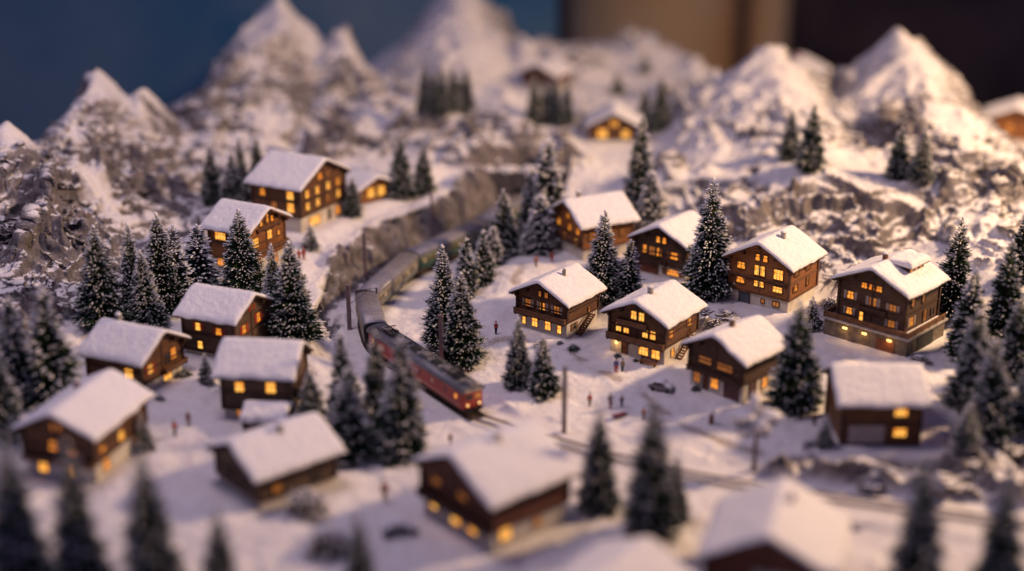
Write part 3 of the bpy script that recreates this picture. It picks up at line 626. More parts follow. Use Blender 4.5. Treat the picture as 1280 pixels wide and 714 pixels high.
def terrain_mats():
    for name, kind in (('snow_ground', 0), ('mountain_rock', 1)):
        m, nt, b, N, L = nmat(name)
        c_ = coord(nt)
        at_ = N('ShaderNodeAttribute'); at_.attribute_name = 'rock'; r_ = at_.outputs['Fac']
        ad = N('ShaderNodeAttribute'); ad.attribute_name = 'dirt'; d_ = ad.outputs['Fac']
        geo = N('ShaderNodeNewGeometry'); s = N('ShaderNodeSeparateXYZ'); L(geo.outputs['Normal'], s.inputs[0])
        mid = noise(nt, c_, 5.5, 6, .65, .4); fn = noise(nt, c_, 26, 5, .7); sp_ = noise(nt, c_, 75, 3, .6); grn = noise(nt, c_, 110, 3, .7)
        # rock colour
        rc = ramp(nt, mid.outputs[0], [(.28, (.085, .076, .082)), (.5, (.175, .158, .168)), (.72, (.32, .29, .30))])
        warm = noise(nt, c_, 1.7, 4)
        rc2 = mixc(nt, math_(nt, 'MULTIPLY', ramp(nt, warm.outputs[0], [(.5, (0, 0, 0)), (.7, (1, 1, 1))]).outputs[0], .22), rc.outputs[0], (.26, .19, .12))
        rc3 = mixc(nt, ramp(nt, fn.outputs[0], [(.35, (1, 1, 1)), (.55, (0, 0, 0))]).outputs[0], rc2, mixc(nt, 1, rc2, (.66, .62, .62), 'MULTIPLY'))
        # how much snow lies on it: flat parts, ledges and loose dusting
        al = N('ShaderNodeAttribute'); al.attribute_name = 'ledge'
        up = math_(nt, 'MULTIPLY_ADD', al.outputs['Fac'], 1.0, -.06)
        up = math_(nt, 'ADD', up, math_(nt, 'MULTIPLY_ADD', s.outputs[2], .9, -.70))
        up = math_(nt, 'ADD', up, math_(nt, 'MULTIPLY_ADD', fn.outputs[0], .6, -.3))
        up = math_(nt, 'ADD', up, math_(nt, 'MULTIPLY_ADD', sp_.outputs[0], 1.5, -.75))
        dust = ramp(nt, up, [(.0, (.20, .20, .20)), (.70, (1, 1, 1))])
        cover = math_(nt, 'ADD', math_(nt, 'SUBTRACT', 1.0, r_), math_(nt, 'MULTIPLY', r_, math_(nt, 'MULTIPLY', dust.outputs[0], .93)), clamp=True)
        edge = ramp(nt, math_(nt, 'ADD', cover, math_(nt, 'MULTIPLY_ADD', fn.outputs[0], .6, -.3)), [(.25, (0, 0, 0)), (.75, (1, 1, 1))])
        sc_ = ramp(nt, mid.outputs[0], [(.3, (.70, .66, .67)), (.65, (.83, .81, .82))])
        spk = ramp(nt, grn.outputs[0], [(.28, (1, 1, 1)), (.33, (0, 0, 0))])
        snow = mixc(nt, math_(nt, 'MULTIPLY', spk.outputs[0], .5), sc_.outputs[0], (.40, .33, .30))
        col_ = mixc(nt, edge.outputs[0], rc3, snow)
        dfac = ramp(nt, math_(nt, 'ADD', math_(nt, 'MULTIPLY', d_, 1.0), math_(nt, 'MULTIPLY_ADD', sp_.outputs[0], 3.2, -1.75)), [(.2, (0, 0, 0)), (.8, (1, 1, 1))])
        dc = ramp(nt, grn.outputs[0], [(.35, (.14, .095, .07)), (.6, (.42, .33, .27))])
        col_ = mixc(nt, math_(nt, 'MULTIPLY', dfac.outputs[0], .85), col_, dc.outputs[0])
        L(col_, b.inputs['Base Color']); b.inputs['Roughness'].default_value = .85; b.inputs['Specular IOR Level'].default_value = .25
        nb = bump(nt, fn.outputs[0], .5, .03)
        nb = bump(nt, sp_.outputs[0], .6, .014, nb)
        L(bump(nt, grn.outputs[0], .6, .008, nb), b.inputs['Normal'])
terrain_mats()

# face groups
ii, jj = np.meshgrid(np.arange(NV - 1), np.arange(NU - 1), indexing='ij')
v00 = ii * NU + jj
quads = np.stack([v00, v00 + 1, v00 + NU + 1, v00 + NU], -1).reshape(-1, 4)
fv = lambda a: (a[:-1, :-1] + a[1:, 1:]) / 2
seg = np.zeros((NV - 1, NU - 1), int)
seg[(fv(mtn) > .5)] = 1
sg = np.where(seg == 1, 10 + grp[:-1, :-1], 0)
sg[(sg == 0) & (fv(rock) > .3) & (fv(WALLROCK) > .2)] = 2
sg[(sg == 0) & (fv(dirt) > .25)] = 3
sg[(fv(TD) < .24)] = 4
EDGE = np.interp(GX, [-20, -9.5, -7.9, -6.4, -5, -1, 3, 4.4, 5.2, 8, 9.4, 20], [25.0, 26.4, 27.4, 30.2, 33.5, 38.8, 39.6, 39, 34, 33.6, 31.5, 31.0])
sg[fv(GY) > fv(EDGE)] = -1
du = np.gradient(co.reshape(NV, NU, 3), axis=1); dv = np.gradient(co.reshape(NV, NU, 3), axis=0)
VN = np.cross(du, dv); VN /= np.linalg.norm(VN, axis=-1, keepdims=True); VN = VN.reshape(-1, 3)
for code, name, mat in ((0, 'snow_ground', 'snow_ground'), (2, 'rocky_embankment', 'mountain_rock'), (3, 'path', 'snow_ground'), (4, 'track_bed', 'snow_ground'),
                        (10, 'mountain', 'mountain_rock'), (11, 'mountain', 'mountain_rock'), (12, 'mountain', 'mountain_rock'), (13, 'hill', 'mountain_rock'), (14, 'mountain', 'mountain_rock')):
    q = quads[(sg == code).reshape(-1)]
    if not len(q): continue
    used, inv = np.unique(q, return_inverse=True)
    me = bpy.data.meshes.new(name)
    me.vertices.add(len(used)); me.vertices.foreach_set('co', co[used].astype(np.float32).ravel())
    me.loops.add(len(q) * 4); me.loops.foreach_set('vertex_index', inv.reshape(-1).astype(np.int32))
    me.polygons.add(len(q)); me.polygons.foreach_set('loop_start', np.arange(0, len(q) * 4, 4, dtype=np.int32))
    me.polygons.foreach_set('use_smooth', np.ones(len(q), bool))
    me.update(calc_edges=True)
    for an, arr in (('rock', rock), ('dirt', dirt), ('ledge', ledge)):
        a_ = me.attributes.new(an, 'FLOAT', 'POINT'); a_.data.foreach_set('value', arr.reshape(-1)[used].astype(np.float32))
    me.normals_split_custom_set_from_vertices(VN[used].tolist())
    me.materials.append(MATS[mat])
    o = bpy.data.objects.new(name, me); COL.objects.link(o); tag(o, kind='structure')

# ------------------------------------------------------------------ chalet builder
def pbox(mb, face, W, D, s0, s1, z0, z1, e0, e1, mi=0):
    """box on a wall: s along the wall, e outward from it"""
    if face == 'F': mb.box(s0, s1, -D/2 - e1, -D/2 - e0, z0, z1, mi)
    elif face == 'B': mb.box(s0, s1, D/2 + e0, D/2 + e1, z0, z1, mi)
    elif face == 'R': mb.box(W/2 + e0, W/2 + e1, s0, s1, z0, z1, mi)
    else: mb.box(-W/2 - e1, -W/2 - e0, s0, s1, z0, z1, mi)

def snow_slab(W, D, oh, zr, tanp, t, seed, sides=(-1, 1), y0=None, y1=None):
    """thick rounded snow lying on both roof slopes"""
    hw = W / 2 + oh + .012; hd = D / 2 + oh + .012
    nu, nv = 40, 44
    def spaced(n_):
        a = np.linspace(-1, 1, n_); return np.sign(a) * (1 - (1 - np.abs(a)) ** 1.7)
    U, V = np.meshgrid(spaced(nu), spaced(nv), indexing='ij')
    rs = random.Random(seed); o1 = rs.random() * 50
    wob = (fbm(U * 4 + o1, V * 0 + np.sign(V) * 3 + o1, 2, seed) - .5) * .035
    wob2 = (fbm(V * 4 + o1, U * 0 + np.sign(U) * 5, 2, seed + 3) - .5) * .03
    X = V * (hw + wob * (np.abs(V) > .9)); Yy = U * (hd + wob2 * (np.abs(U) > .9))
    ax = np.sqrt(X ** 2 + .0005)
    zroof = zr - np.abs(X) * tanp
    edge = np.sqrt(np.clip(1 - np.abs(U) ** 22, 0, 1)) * np.sqrt(np.clip(1 - np.abs(V) ** 22, 0, 1))
    th = t * edge * (.85 + .45 * fbm(X * 3 + o1, Yy * 3, 3, seed + 7)) + (fbm(X * 14 + o1, Yy * 14, 2, seed + 9) - .5) * .010 * edge
    Zt = zr - ax * tanp + .006 + th
    Zb = zroof + .004
    top = np.stack([X, Yy, Zt], -1).reshape(-1, 3); bot = np.stack([X, Yy, Zb], -1).reshape(-1, 3)
    n_ = nu * nv; fs = []
    for i in range(nu - 1):
        for j in range(nv - 1):
            a = i * nv + j
            fs.append((a, a + nv, a + nv + 1, a + 1)); fs.append((n_ + a, n_ + a + 1, n_ + a + nv + 1, n_ + a + nv))
    ring = [j for j in range(nv)] + [i * nv + nv - 1 for i in range(1, nu)] + [(nu - 1) * nv + j for j in range(nv - 2, -1, -1)] + [i * nv for i in range(nu - 2, 0, -1)]
    for a, b in zip(ring, ring[1:] + ring[:1]): fs.append((a, b, n_ + b, n_ + a))
    mb = MB(); mb.add([tuple(p) for p in top] + [tuple(p) for p in bot], fs); return mb

def make_window(root, h, i, face, sf, z, w, ht, state, shut):
    W, D, hb = h['W'], h['D'], h['hb']
    ln = W if face == 'F' else D
    s = sf * ln * .94
    e = .012 if z > hb else 0.0
    if state in ('door', 'door_plum', 'door_brown', 'garage_pale', 'garage_dark'):
        mat = {'door': 'door_brown'}.get(state, state)
        d = MB(); pbox(d, face, W, D, s - w/2, s + w/2, max(z - ht/2, 0.0), z + ht/2, e - .01, e + .006)
        nr = 3 if w > .15 else 1
        for k in range(1, nr + 1):
            zz = z - ht/2 + ht * k / (nr + 1); pbox(d, face, W, D, s - w/2 + .006, s + w/2 - .006, zz - .003, zz + .003, e, e + .009)
        dd = d.build('garage_door' if w > .15 else 'door', mat, root)
        f = MB(); t = .012
        for a, b, c, g in ((s-w/2-t, s-w/2, z-ht/2, z+ht/2+t), (s+w/2, s+w/2+t, z-ht/2, z+ht/2+t), (s-w/2, s+w/2, z+ht/2, z+ht/2+t)): pbox(f, face, W, D, a, b, c, g, e - .01, e + .012)
        f.build('door_frame', 'frame_dark', dd); return
    f = MB(); t = .010
    pbox(f, face, W, D, s-w/2-t, s-w/2, z-ht/2-t, z+ht/2+t, e - .01, e + .013); pbox(f, face, W, D, s+w/2, s+w/2+t, z-ht/2-t, z+ht/2+t, e - .01, e + .013)
    pbox(f, face, W, D, s-w/2, s+w/2, z+ht/2, z+ht/2+t, e - .01, e + .013); pbox(f, face, W, D, s-w/2, s+w/2, z-ht/2-t, z-ht/2, e - .01, e + .018)
    nm = max(1, round(w / .055)) 
    for k in range(1, nm):
        xx = s - w/2 + w * k / nm; pbox(f, face, W, D, xx - .003, xx + .003, z - ht/2, z + ht/2, e - .01, e + .008)
    if ht > .07: pbox(f, face, W, D, s - w/2, s + w/2, z + ht*.12 - .0025, z + ht*.12 + .0025, e - .01, e + .0075)
    fo = f.build('window', 'frame_dark' if h['wood'] in ('wood_brown', 'wood_grey') or z > hb else 'frame_pale', root)
    p = MB(); pbox(p, face, W, D, s-w/2, s+w/2, z-ht/2, z+ht/2, e - .01, e + .003); p.build('pane', PANES[state], fo)
    if state >= 2:   # curtains beside the lit panes, glow put into their material
        cw = w * .16
        for a, b in ((s-w/2+.001, s-w/2+cw), (s+w/2-cw, s+w/2-.001)):
            c = MB(); pbox(c, face, W, D, a, b, z-ht*.1, z+ht/2-.001, e, e + .0048); c.build('curtain', 'pane_mid' if state == 3 else 'pane_dim', fo)
    if shut:
        for sg_ in (-1, 1):
            m = MB(); xc = s + sg_ * (w/2 + t + w * .21)
            pbox(m, face, W, D, xc - w*.2, xc + w*.2, z - ht/2 - .004, z + ht/2 + .004, e + .001, e + .011)
            for k in range(5):
                zz = z - ht/2 + ht * (k + .5) / 5; pbox(m, face, W, D, xc - w*.16, xc + w*.16, zz - .003, zz + .003, e + .006, e + .014)
            m.build('shutter', shut, root)

def build_house(h, idx):
    W, D, hb, hw = h['W'], h['D'], h['hb'], h['hw']; oh = h.get('oh', .10); tp = math.tan(R(h['pitch']))
    root = thing('small_shed' if h['kind'] == 'shed' else h['kind'], h['label'], h['cat'], (h['X'], h['Y'], h['Z']), R(h['yaw']), 'snow-roofed model village houses')
    eave = hb + hw; zr = eave + W / 2 * tp + .03            # ridge line of the roof boards
    z0 = hb
    bm = MB()
    if h.get('deck'):
        dk = .14
        mb = MB(); mb.box(-W/2 - dk, W/2 + dk, -D/2 - dk, D/2 + .02, -.25, hb - .03)
        w = mb.build('terrace_wall', 'stone_shaded', root, bevel=.006)
        s = MB(); s.box(-W/2 - dk - .03, W/2 + dk + .03, -D/2 - dk - .03, D/2 + .05, hb - .03, hb - .002); dkp = s.build('terrace', 'plaster_grey', root)
        sn = MB(); sn.box(W/2 + .02, W/2 + dk, -D/2 - dk + .03, D/2, hb - .002, hb + .014); sn.box(-W/2 - dk + .03, W/2 + .015, -D/2 - dk + .02, -D/2 - .03, hb - .002, hb + .012); sn.build('terrace_snow', 'roof_snow', dkp)
        rl = MB()
        for a, b in (((-W/2 - dk, -D/2 - dk), (W/2 + dk, -D/2 - dk)), ((W/2 + dk, -D/2 - dk), (W/2 + dk, D/2)), ((-W/2 - dk, -D/2 - dk), (-W/2 - dk, D/2 - .3))):
            rl.bar((a[0], a[1], hb + .035), (b[0], b[1], hb + .035), .016, .06); rl.bar((a[0], a[1], hb + .072), (b[0], b[1], hb + .072), .026, .014)
            L_ = math.hypot(b[0]-a[0], b[1]-a[1])
            for k in range(int(L_ / .2) + 1):
                q = k * .2 / L_; x, y = a[0] + (b[0]-a[0]) * q, a[1] + (b[1]-a[1]) * q; rl.box(x - .014, x + .014, y - .014, y + .014, hb - .03, hb + .07)
        rl.build('railing', 'trim_brown', root)
        ar = MB(); ar.box(W*.18, W*.46, -D/2 - dk - .008, -D/2 - dk + .01, -.02, .17); ar.build('garage_door', 'door_brown', root)
        nic = MB(); nic.box(W/2 + dk - .01, W/2 + dk + .006, -D*.35, D*.15, -.02, hb - .07); nic.build('cellar_opening', 'black', root)
        for x in (-.30, -.0, .38):
            l = MB(); l.box(W * x - .035, W * x + .035, -D/2 - dk - .022, -D/2 - dk - .006, .165, .19); l.build('wall_lamp', 'lamp_glow', root)
            lt = bpy.data.lights.new('lamp_light', 'POINT'); lt.energy = .35; lt.color = (1, .55, .15); lt.shadow_soft_size = .02
            lo = bpy.data.objects.new('lamp_light', lt); COL.objects.link(lo); lo.parent = root; lo.location = (W * x, -D/2 - dk - .07, .15)
    elif hb > 0:
        bm.box(-W/2, W/2, -D/2, D/2, -.25, hb); bm.build('base_wall', 'plaster' if idx % 3 else 'plaster', root, bevel=.004)
    else: z0 = -.25
    o_ = .012
    w = MB(); w.prism([(-W/2 - o_, z0), (W/2 + o_, z0), (W/2 + o_, eave), (0, eave + (W/2 + o_) * tp), (-W/2 - o_, eave)], -D/2 - o_, D/2 + o_)
    for k in (0, 1, -1, .55, -.55):
        x = k * (W/2 + .0); z = eave + (W/2 - abs(x)) * tp
        w.box(x - .018, x + .018, -D/2 - oh + .015, -D/2 - .008, z - .05, z - .005 if k else z - .02, 1)
    wall = w.build('timber_wall', [h['wood'], 'trim_dark'], root)
    # corner posts, sill beams and purlin ends
    b = MB()
    for sx in (-1, 1):
        for sy in (-1, 1):
            x, y = sx * (W/2 + o_), sy * (D/2 + o_); b.box(x - .018, x + .018, y - .018, y + .018, max(z0, 0), eave - .005)
    for z in [hb] + ([hb + hw * .47] if hw > .3 else []):
        b.box(-W/2 - .026, W/2 + .026, -D/2 - .026, -D/2 - .010, z - .003, z + .020); b.box(W/2 + .011, W/2 + .025, -D/2 - .02, D/2 + .02, z - .002, z + .019); b.box(-W/2 - .025, -W/2 - .011, -D/2 - .02, D/2 + .02, z - .002, z + .019)
    nmid = MB()
    b.box(-.014, .014, -D/2 - .021, -D/2 - .011, hb + .02, eave + W*.3*tp)
    b.build('corner_post', 'trim_dark' if h['wood'] != 'wood_brown' else 'trim_brown', wall)
    # roof boards
    hwid, hd = W/2 + oh, D/2 + oh
    r = MB(); th = .026
    r.prism([(-hwid, zr - hwid*tp), (0, zr), (hwid, zr - hwid*tp), (hwid, zr - hwid*tp - th), (0, zr - th), (-hwid, zr - hwid*tp - th)], -hd, hd)
    for sx in (-1, 1):
        for k in range(int(2 * hd / .09)):
            y = -hd + .05 + k * .09
            r.bar((sx * (W/2 - .01), y, zr - (W/2 - .01) * tp - th - .012), (sx * (hwid - .012), y, zr - (hwid - .012) * tp - th - .012), .014, .022)
    roof = r.build('roof', 'trim_dark' if h['wood'] != 'wood_brown' else 'trim_brown', root)
    t = .042 if h['kind'] != 'shed' else .06
    snow_slab(W, D, oh, zr, tp, t, 100 + idx).build('snow_cover', 'roof_snow', roof, smooth=True)
    for cxp, cyp, cm, rnd in h['chim']:
        x, y = cxp * W, cyp * D; zc = zr - abs(x) * tp
        c = MB()
        if rnd: c.tube([(x, y, zc - .05), (x, y, zc + .10), (x + .004, y, zc + .145)], [.034, .032, .022], 10)
        else:
            c.box(x - .03, x + .03, y - .03, y + .03, zc - .05, zc + .12); c.box(x - .036, x + .036, y - .036, y + .036, zc + .12, zc + .132)
        ch = c.build('chimney', cm, roof, bevel=.004)
        if not rnd: MB().blob((x, y, zc + .135), .04, idx, 2, .25, (1, 1, .5)).build('snow_cap', 'roof_snow', roof, smooth=True)
    for i, wn in enumerate(h['win']): make_window(root, h, i, *wn)
    for face, z, s0, s1, dep, rh in h['balc']:
        ln = W
        a, c_ = s0 * ln, s1 * ln
        bmb = MB(); pbox(bmb, face, W, D, a - .02, c_ + .02, z - .012, z, .01, dep)
        for k in range(int((c_ - a) / .22) + 2):
            x = a + (c_ - a) * k / (int((c_ - a) / .22) + 1); pbox(bmb, face, W, D, x - .009, x + .009, z - .035, z - .012, .005, dep - .008)
        bo = bmb.build('balcony', 'trim_dark', root)
        rb = MB(); pbox(rb, face, W, D, a - .02, c_ + .02, z + .004, z + rh - .012, dep - .012, dep - .003); pbox(rb, face, W, D, a - .024, c_ + .024, z + rh - .012, z + rh, dep - .016, dep + .004)
        if dep > .045:
            for x in (a - .02, c_ + .011): pbox(rb, face, W, D, x, x + .009, z + .004, z + rh, .012, dep - .013)
        rb.build('railing', 'trim_brown' if h['wood'] in ('wood_dark', 'wood_brown', 'wood_grey') else 'trim_dark', bo)
    if h.get('stair'):
        _, s0, s1, top = h['stair']; s0, s1 = s0 * D, s1 * D + .02
        st = MB(); x0, x1 = W/2 + .02, W/2 + .10
        n_ = 10
        for k in range(n_):
            y = s0 - .16 + (s1 - s0 + .16) * (k + .5) / n_; z = top * (k + .7) / n_
            st.box(x0, x1, y - .016, y + .016, z - .006, z + .004)
        so = st.build('stair', 'trim_brown', root)
        ra = MB()
        for x in (x0, x1): ra.bar((x, s0 - .16, 0), (x, s1, top), .010, .03); ra.bar((x, s0 - .16, .09), (x, s1, top + .09), .007, .007)
        for k in range(6):
            q = k / 5
            for x in (x0, x1): ra.box(x - .003, x + .003, s0 - .163 + (s1 - s0 + .16) * q, s0 - .157 + (s1 - s0 + .16) * q, top * q, top * q + .09)
        ra.build('handrail', 'door_brown', so)
    for xf, z in h.get('lamp', []):
        l = MB(); l.blob((W * xf, -D/2 - .02, z), .024, 3, 1, 0); l.build('wall_lamp', 'lamp_glow', root, smooth=True)
        lt = bpy.data.lights.new('lamp_light', 'POINT'); lt.energy = .4; lt.color = (1, .55, .15); lt.shadow_soft_size = .02
        lo = bpy.data.objects.new('lamp_light', lt); COL.objects.link(lo); lo.parent = root; lo.location = (W * xf, -D/2 - .08, z)
    if h.get('dormer'):
        xf, yf, dw = h['dormer']; x1 = W/2 * xf; y = yf * D; zb = zr - x1 * tp
        zt = zb + .10
        d = MB(); d.prism([(x1, zb - .05), (x1, zt), (.02, zr - .03), (.02, zb - .05)], y - dw/2, y + dw/2)
        do = d.build('dormer', h['wood'], root)
        for k in (-1, 0, 1):
            wq = MB(); wq.box(x1 + .001, x1 + .006, y + k * dw*.3 - .032, y + k * dw*.3 + .032, zb + .03, zt - .012); wq.build('window', 'pane_mid', do)
        fr_ = MB(); fr_.box(x1 - .002, x1 + .012, y - dw/2 - .01, y + dw/2 + .01, zb + .015, zb + .028)
        for k in (-1.5, -.5, .5, 1.5): fr_.box(x1 - .002, x1 + .011, y + k * dw*.3 - .008, y + k * dw*.3 + .008, zb + .028, zt)
        fr_.build('dormer_frame', 'trim_brown', do)
        rr = MB(); ox = x1 + .07
        sl = (zt + .03 - zr) / x1
        rr.prism([(0, zr + .004), (ox, zr + sl * ox + .004), (ox, zr + sl * ox - .018), (0, zr - .018)], y - dw/2 - .05, y + dw/2 + .05)
        rr.build('dormer_roof', 'trim_dark', do)
        nx, ny = 24, 24; vs = []; fs = []
        for i in range(nx):
            for j in range(ny):
                u, v = i / (nx - 1), j / (ny - 1) * 2 - 1
                uu_ = -.05 + u * 1.05; v_ = math.copysign(1 - (1 - abs(v)) ** 1.6, v)
                x = uu_ * (ox + .01); yy = y + v_ * (dw/2 + .065)
                e = (max(0, 1 - abs(v_) ** 10)) ** .5 * (max(0, 1 - max(u, 0) ** 14)) ** .5
                vs.append((x, yy, zr + sl * max(x, 0) + .006 + (.045 + .045 * max(u, 0)) * e + .012 * (random.Random(i * 99 + j).random() - .5) * .3))
        n_ = len(vs); vs += [(a, b_, zr + sl * max(a, 0) + .005 - (.03 if a < .02 else 0)) for a, b_, c in vs]
        for i in range(nx - 1):
            for j in range(ny - 1):
                a = i * ny + j; fs += [(a, a + ny, a + ny + 1, a + 1), (n_ + a, n_ + a + 1, n_ + a + ny + 1, n_ + a + ny)]
        ring = list(range(ny)) + [i * ny + ny - 1 for i in range(1, nx)] + [(nx - 1) * ny + j for j in range(ny - 2, -1, -1)] + [i * ny for i in range(nx - 2, 0, -1)]
        for a, b_ in zip(ring, ring[1:] + ring[:1]): fs.append((a, b_, n_ + b_, n_ + a))
        MB().add(vs, fs).build('snow_cover', 'roof_snow', do, smooth=True)
    return root
HOUSES[-1]['Z'] -= .30
for i, h in enumerate(HOUSES): h['root'] = build_house(h, i)
# ------------------------------------------------------------------ fir trees (bottle-brush model firs)
for nm_, ca, cb in (('needles', (.005, .018, .008), (.026, .065, .026)), ('needles_blue', (.007, .018, .014), (.026, .050, .036))):
    simple(nm_, ca, cb, 25, .8, 0)
simple('bark', (.05, .032, .022), (.12, .08, .055), 20, .9, .4, .01)
def crown_mesh(seed, nb=1500, Rr=.185, snowp=.75, needle='needles', loose=0.0, dot=1.0, col=0.0):
    rs = random.Random(seed); mb = MB(); ph = [rs.random() * 6.28 for _ in range(6)]
    for i in range(nb):
        t = 1 - (1 - rs.random()) ** .62 if rs.random() < .75 else rs.random() * .5      # more near the wide bottom
        t = (i + rs.random()) / nb; t = 1 - (1 - t) ** .60
        t = min(t, .985)
        a = rs.random() * 2 * math.pi
        prof = Rr * ((1 - t) ** (.86 - col * .3)) * (.80 + .20 * min(1, t * 9)) + .006
        lob = 1 + .11 * math.sin(a * 3 + ph[0] + t * 9) + .15 * math.sin(t * 40 + ph[1] + 1.8 * math.sin(a + ph[2]) + math.sin(2 * a + ph[4])) + .05 * math.sin(a * 7 + t * 30 + ph[3])
        L = prof * lob * rs.uniform(.80, 1.12) * (1 + loose * rs.uniform(-.6, .5))
        zb = .035 + t * .945
        el = R(-16 + 60 * t ** 1.4 + rs.uniform(-9, 9))
        ca_, sa_ = math.cos(a), math.sin(a)
        r0 = L * .15
        def pt(q, side=0, upw=0):
            r = r0 + (L - r0) * q; z = zb + math.tan(el) * r * .9 - .10 * L * math.sin(q * math.pi) + .05 * L * q * q + upw
            return (ca_ * r - sa_ * side, sa_ * r + ca_ * side, z)
        w_ = .0075 * (.5 + .5 * (1 - t))
        mb.add([pt(.0, -w_), pt(.0, w_), pt(.75, w_ * .6, .002), pt(1, 0, .003), pt(.75, -w_ * .6, .002)], [(0, 1, 2, 3, 4)], 0)
        for k in range(7):
            q = .25 + .75 * (k + rs.random()) / 7; sd = 1 if k % 2 else -1
            ln = .017 * rs.uniform(.6, 1.2) * (.55 + .6 * (1 - t))
            b0, b1 = pt(q - .05), pt(q + .05); tip = pt(min(q + .16, 1.1), sd * ln, rs.uniform(-.008, .011))
            mb.add([b0, b1, tip], [(0, 1, 2)], 0)
        if rs.random() < snowp:
            m = 1 if rs.random() < .65 else 2
            for q_ in range(m):
                q = rs.uniform(.86, 1.0) if q_ == 0 else rs.uniform(.5, .85)
                c = pt(q, 0, .0035); ln = .0115 * rs.uniform(.5, 1.5) * dot; wd = .0042 * rs.uniform(.7, 1.4) * dot
                up = math.tan(el)
                f = (c[0] + ca_ * ln, c[1] + sa_ * ln, c[2] + ln * up * .6); bk = (c[0] - ca_ * ln, c[1] - sa_ * ln, c[2] - ln * up * .6)
                l_ = (c[0] - sa_ * wd, c[1] + ca_ * wd, c[2]); r_ = (c[0] + sa_ * wd, c[1] - ca_ * wd, c[2])
                u_ = (c[0], c[1], c[2] + wd * 1.1); d_ = (c[0], c[1], c[2] - wd * .5)
                mb.add([f, bk, l_, r_, u_, d_], [(0, 2, 4), (2, 1, 4), (1, 3, 4), (3, 0, 4), (2, 0, 5), (1, 2, 5), (3, 1, 5), (0, 3, 5)], 1)
    mb.blob((0, 0, .988), .012, seed, 1, .2, (1, 1, 1.6), 1)
    me = bpy.data.meshes.new('crown'); me.from_pydata(mb.v, [], mb.f); me.materials.append(MATS[needle]); me.materials.append(MATS['tree_snow'])
    me.polygons.foreach_set('material_index', mb.m); me.update(); return me
CROWNS = {'a': crown_mesh(1, 1600, .185, .8, 'needles', .05, 1.1), 'b': crown_mesh(2, 1500, .175, .75, 'needles', .15, 1.25), 'c': crown_mesh(3, 1600, .19, .9, 'needles', .1, 1.25), 'd': crown_mesh(4, 1500, .18, .34, 'needles', .2, 1.7, .3),
          'e': crown_mesh(5, 1400, .19, .42, 'needles_blue', .25, 2.5, .5), 'f': crown_mesh(6, 1500, .185, .34, 'needles', .25, 2.0, .2), 's': crown_mesh(7, 520, .21, .8, 'needles', .1, 1.9)}
tm = MB(); tm.tube([(0, 0, -.06), (0, 0, .1), (0, 0, .9)], [.02, .017, .003], 7)
_t = tm.build('trunk_source', 'bark'); TRUNK = _t.data; bpy.data.objects.remove(_t)
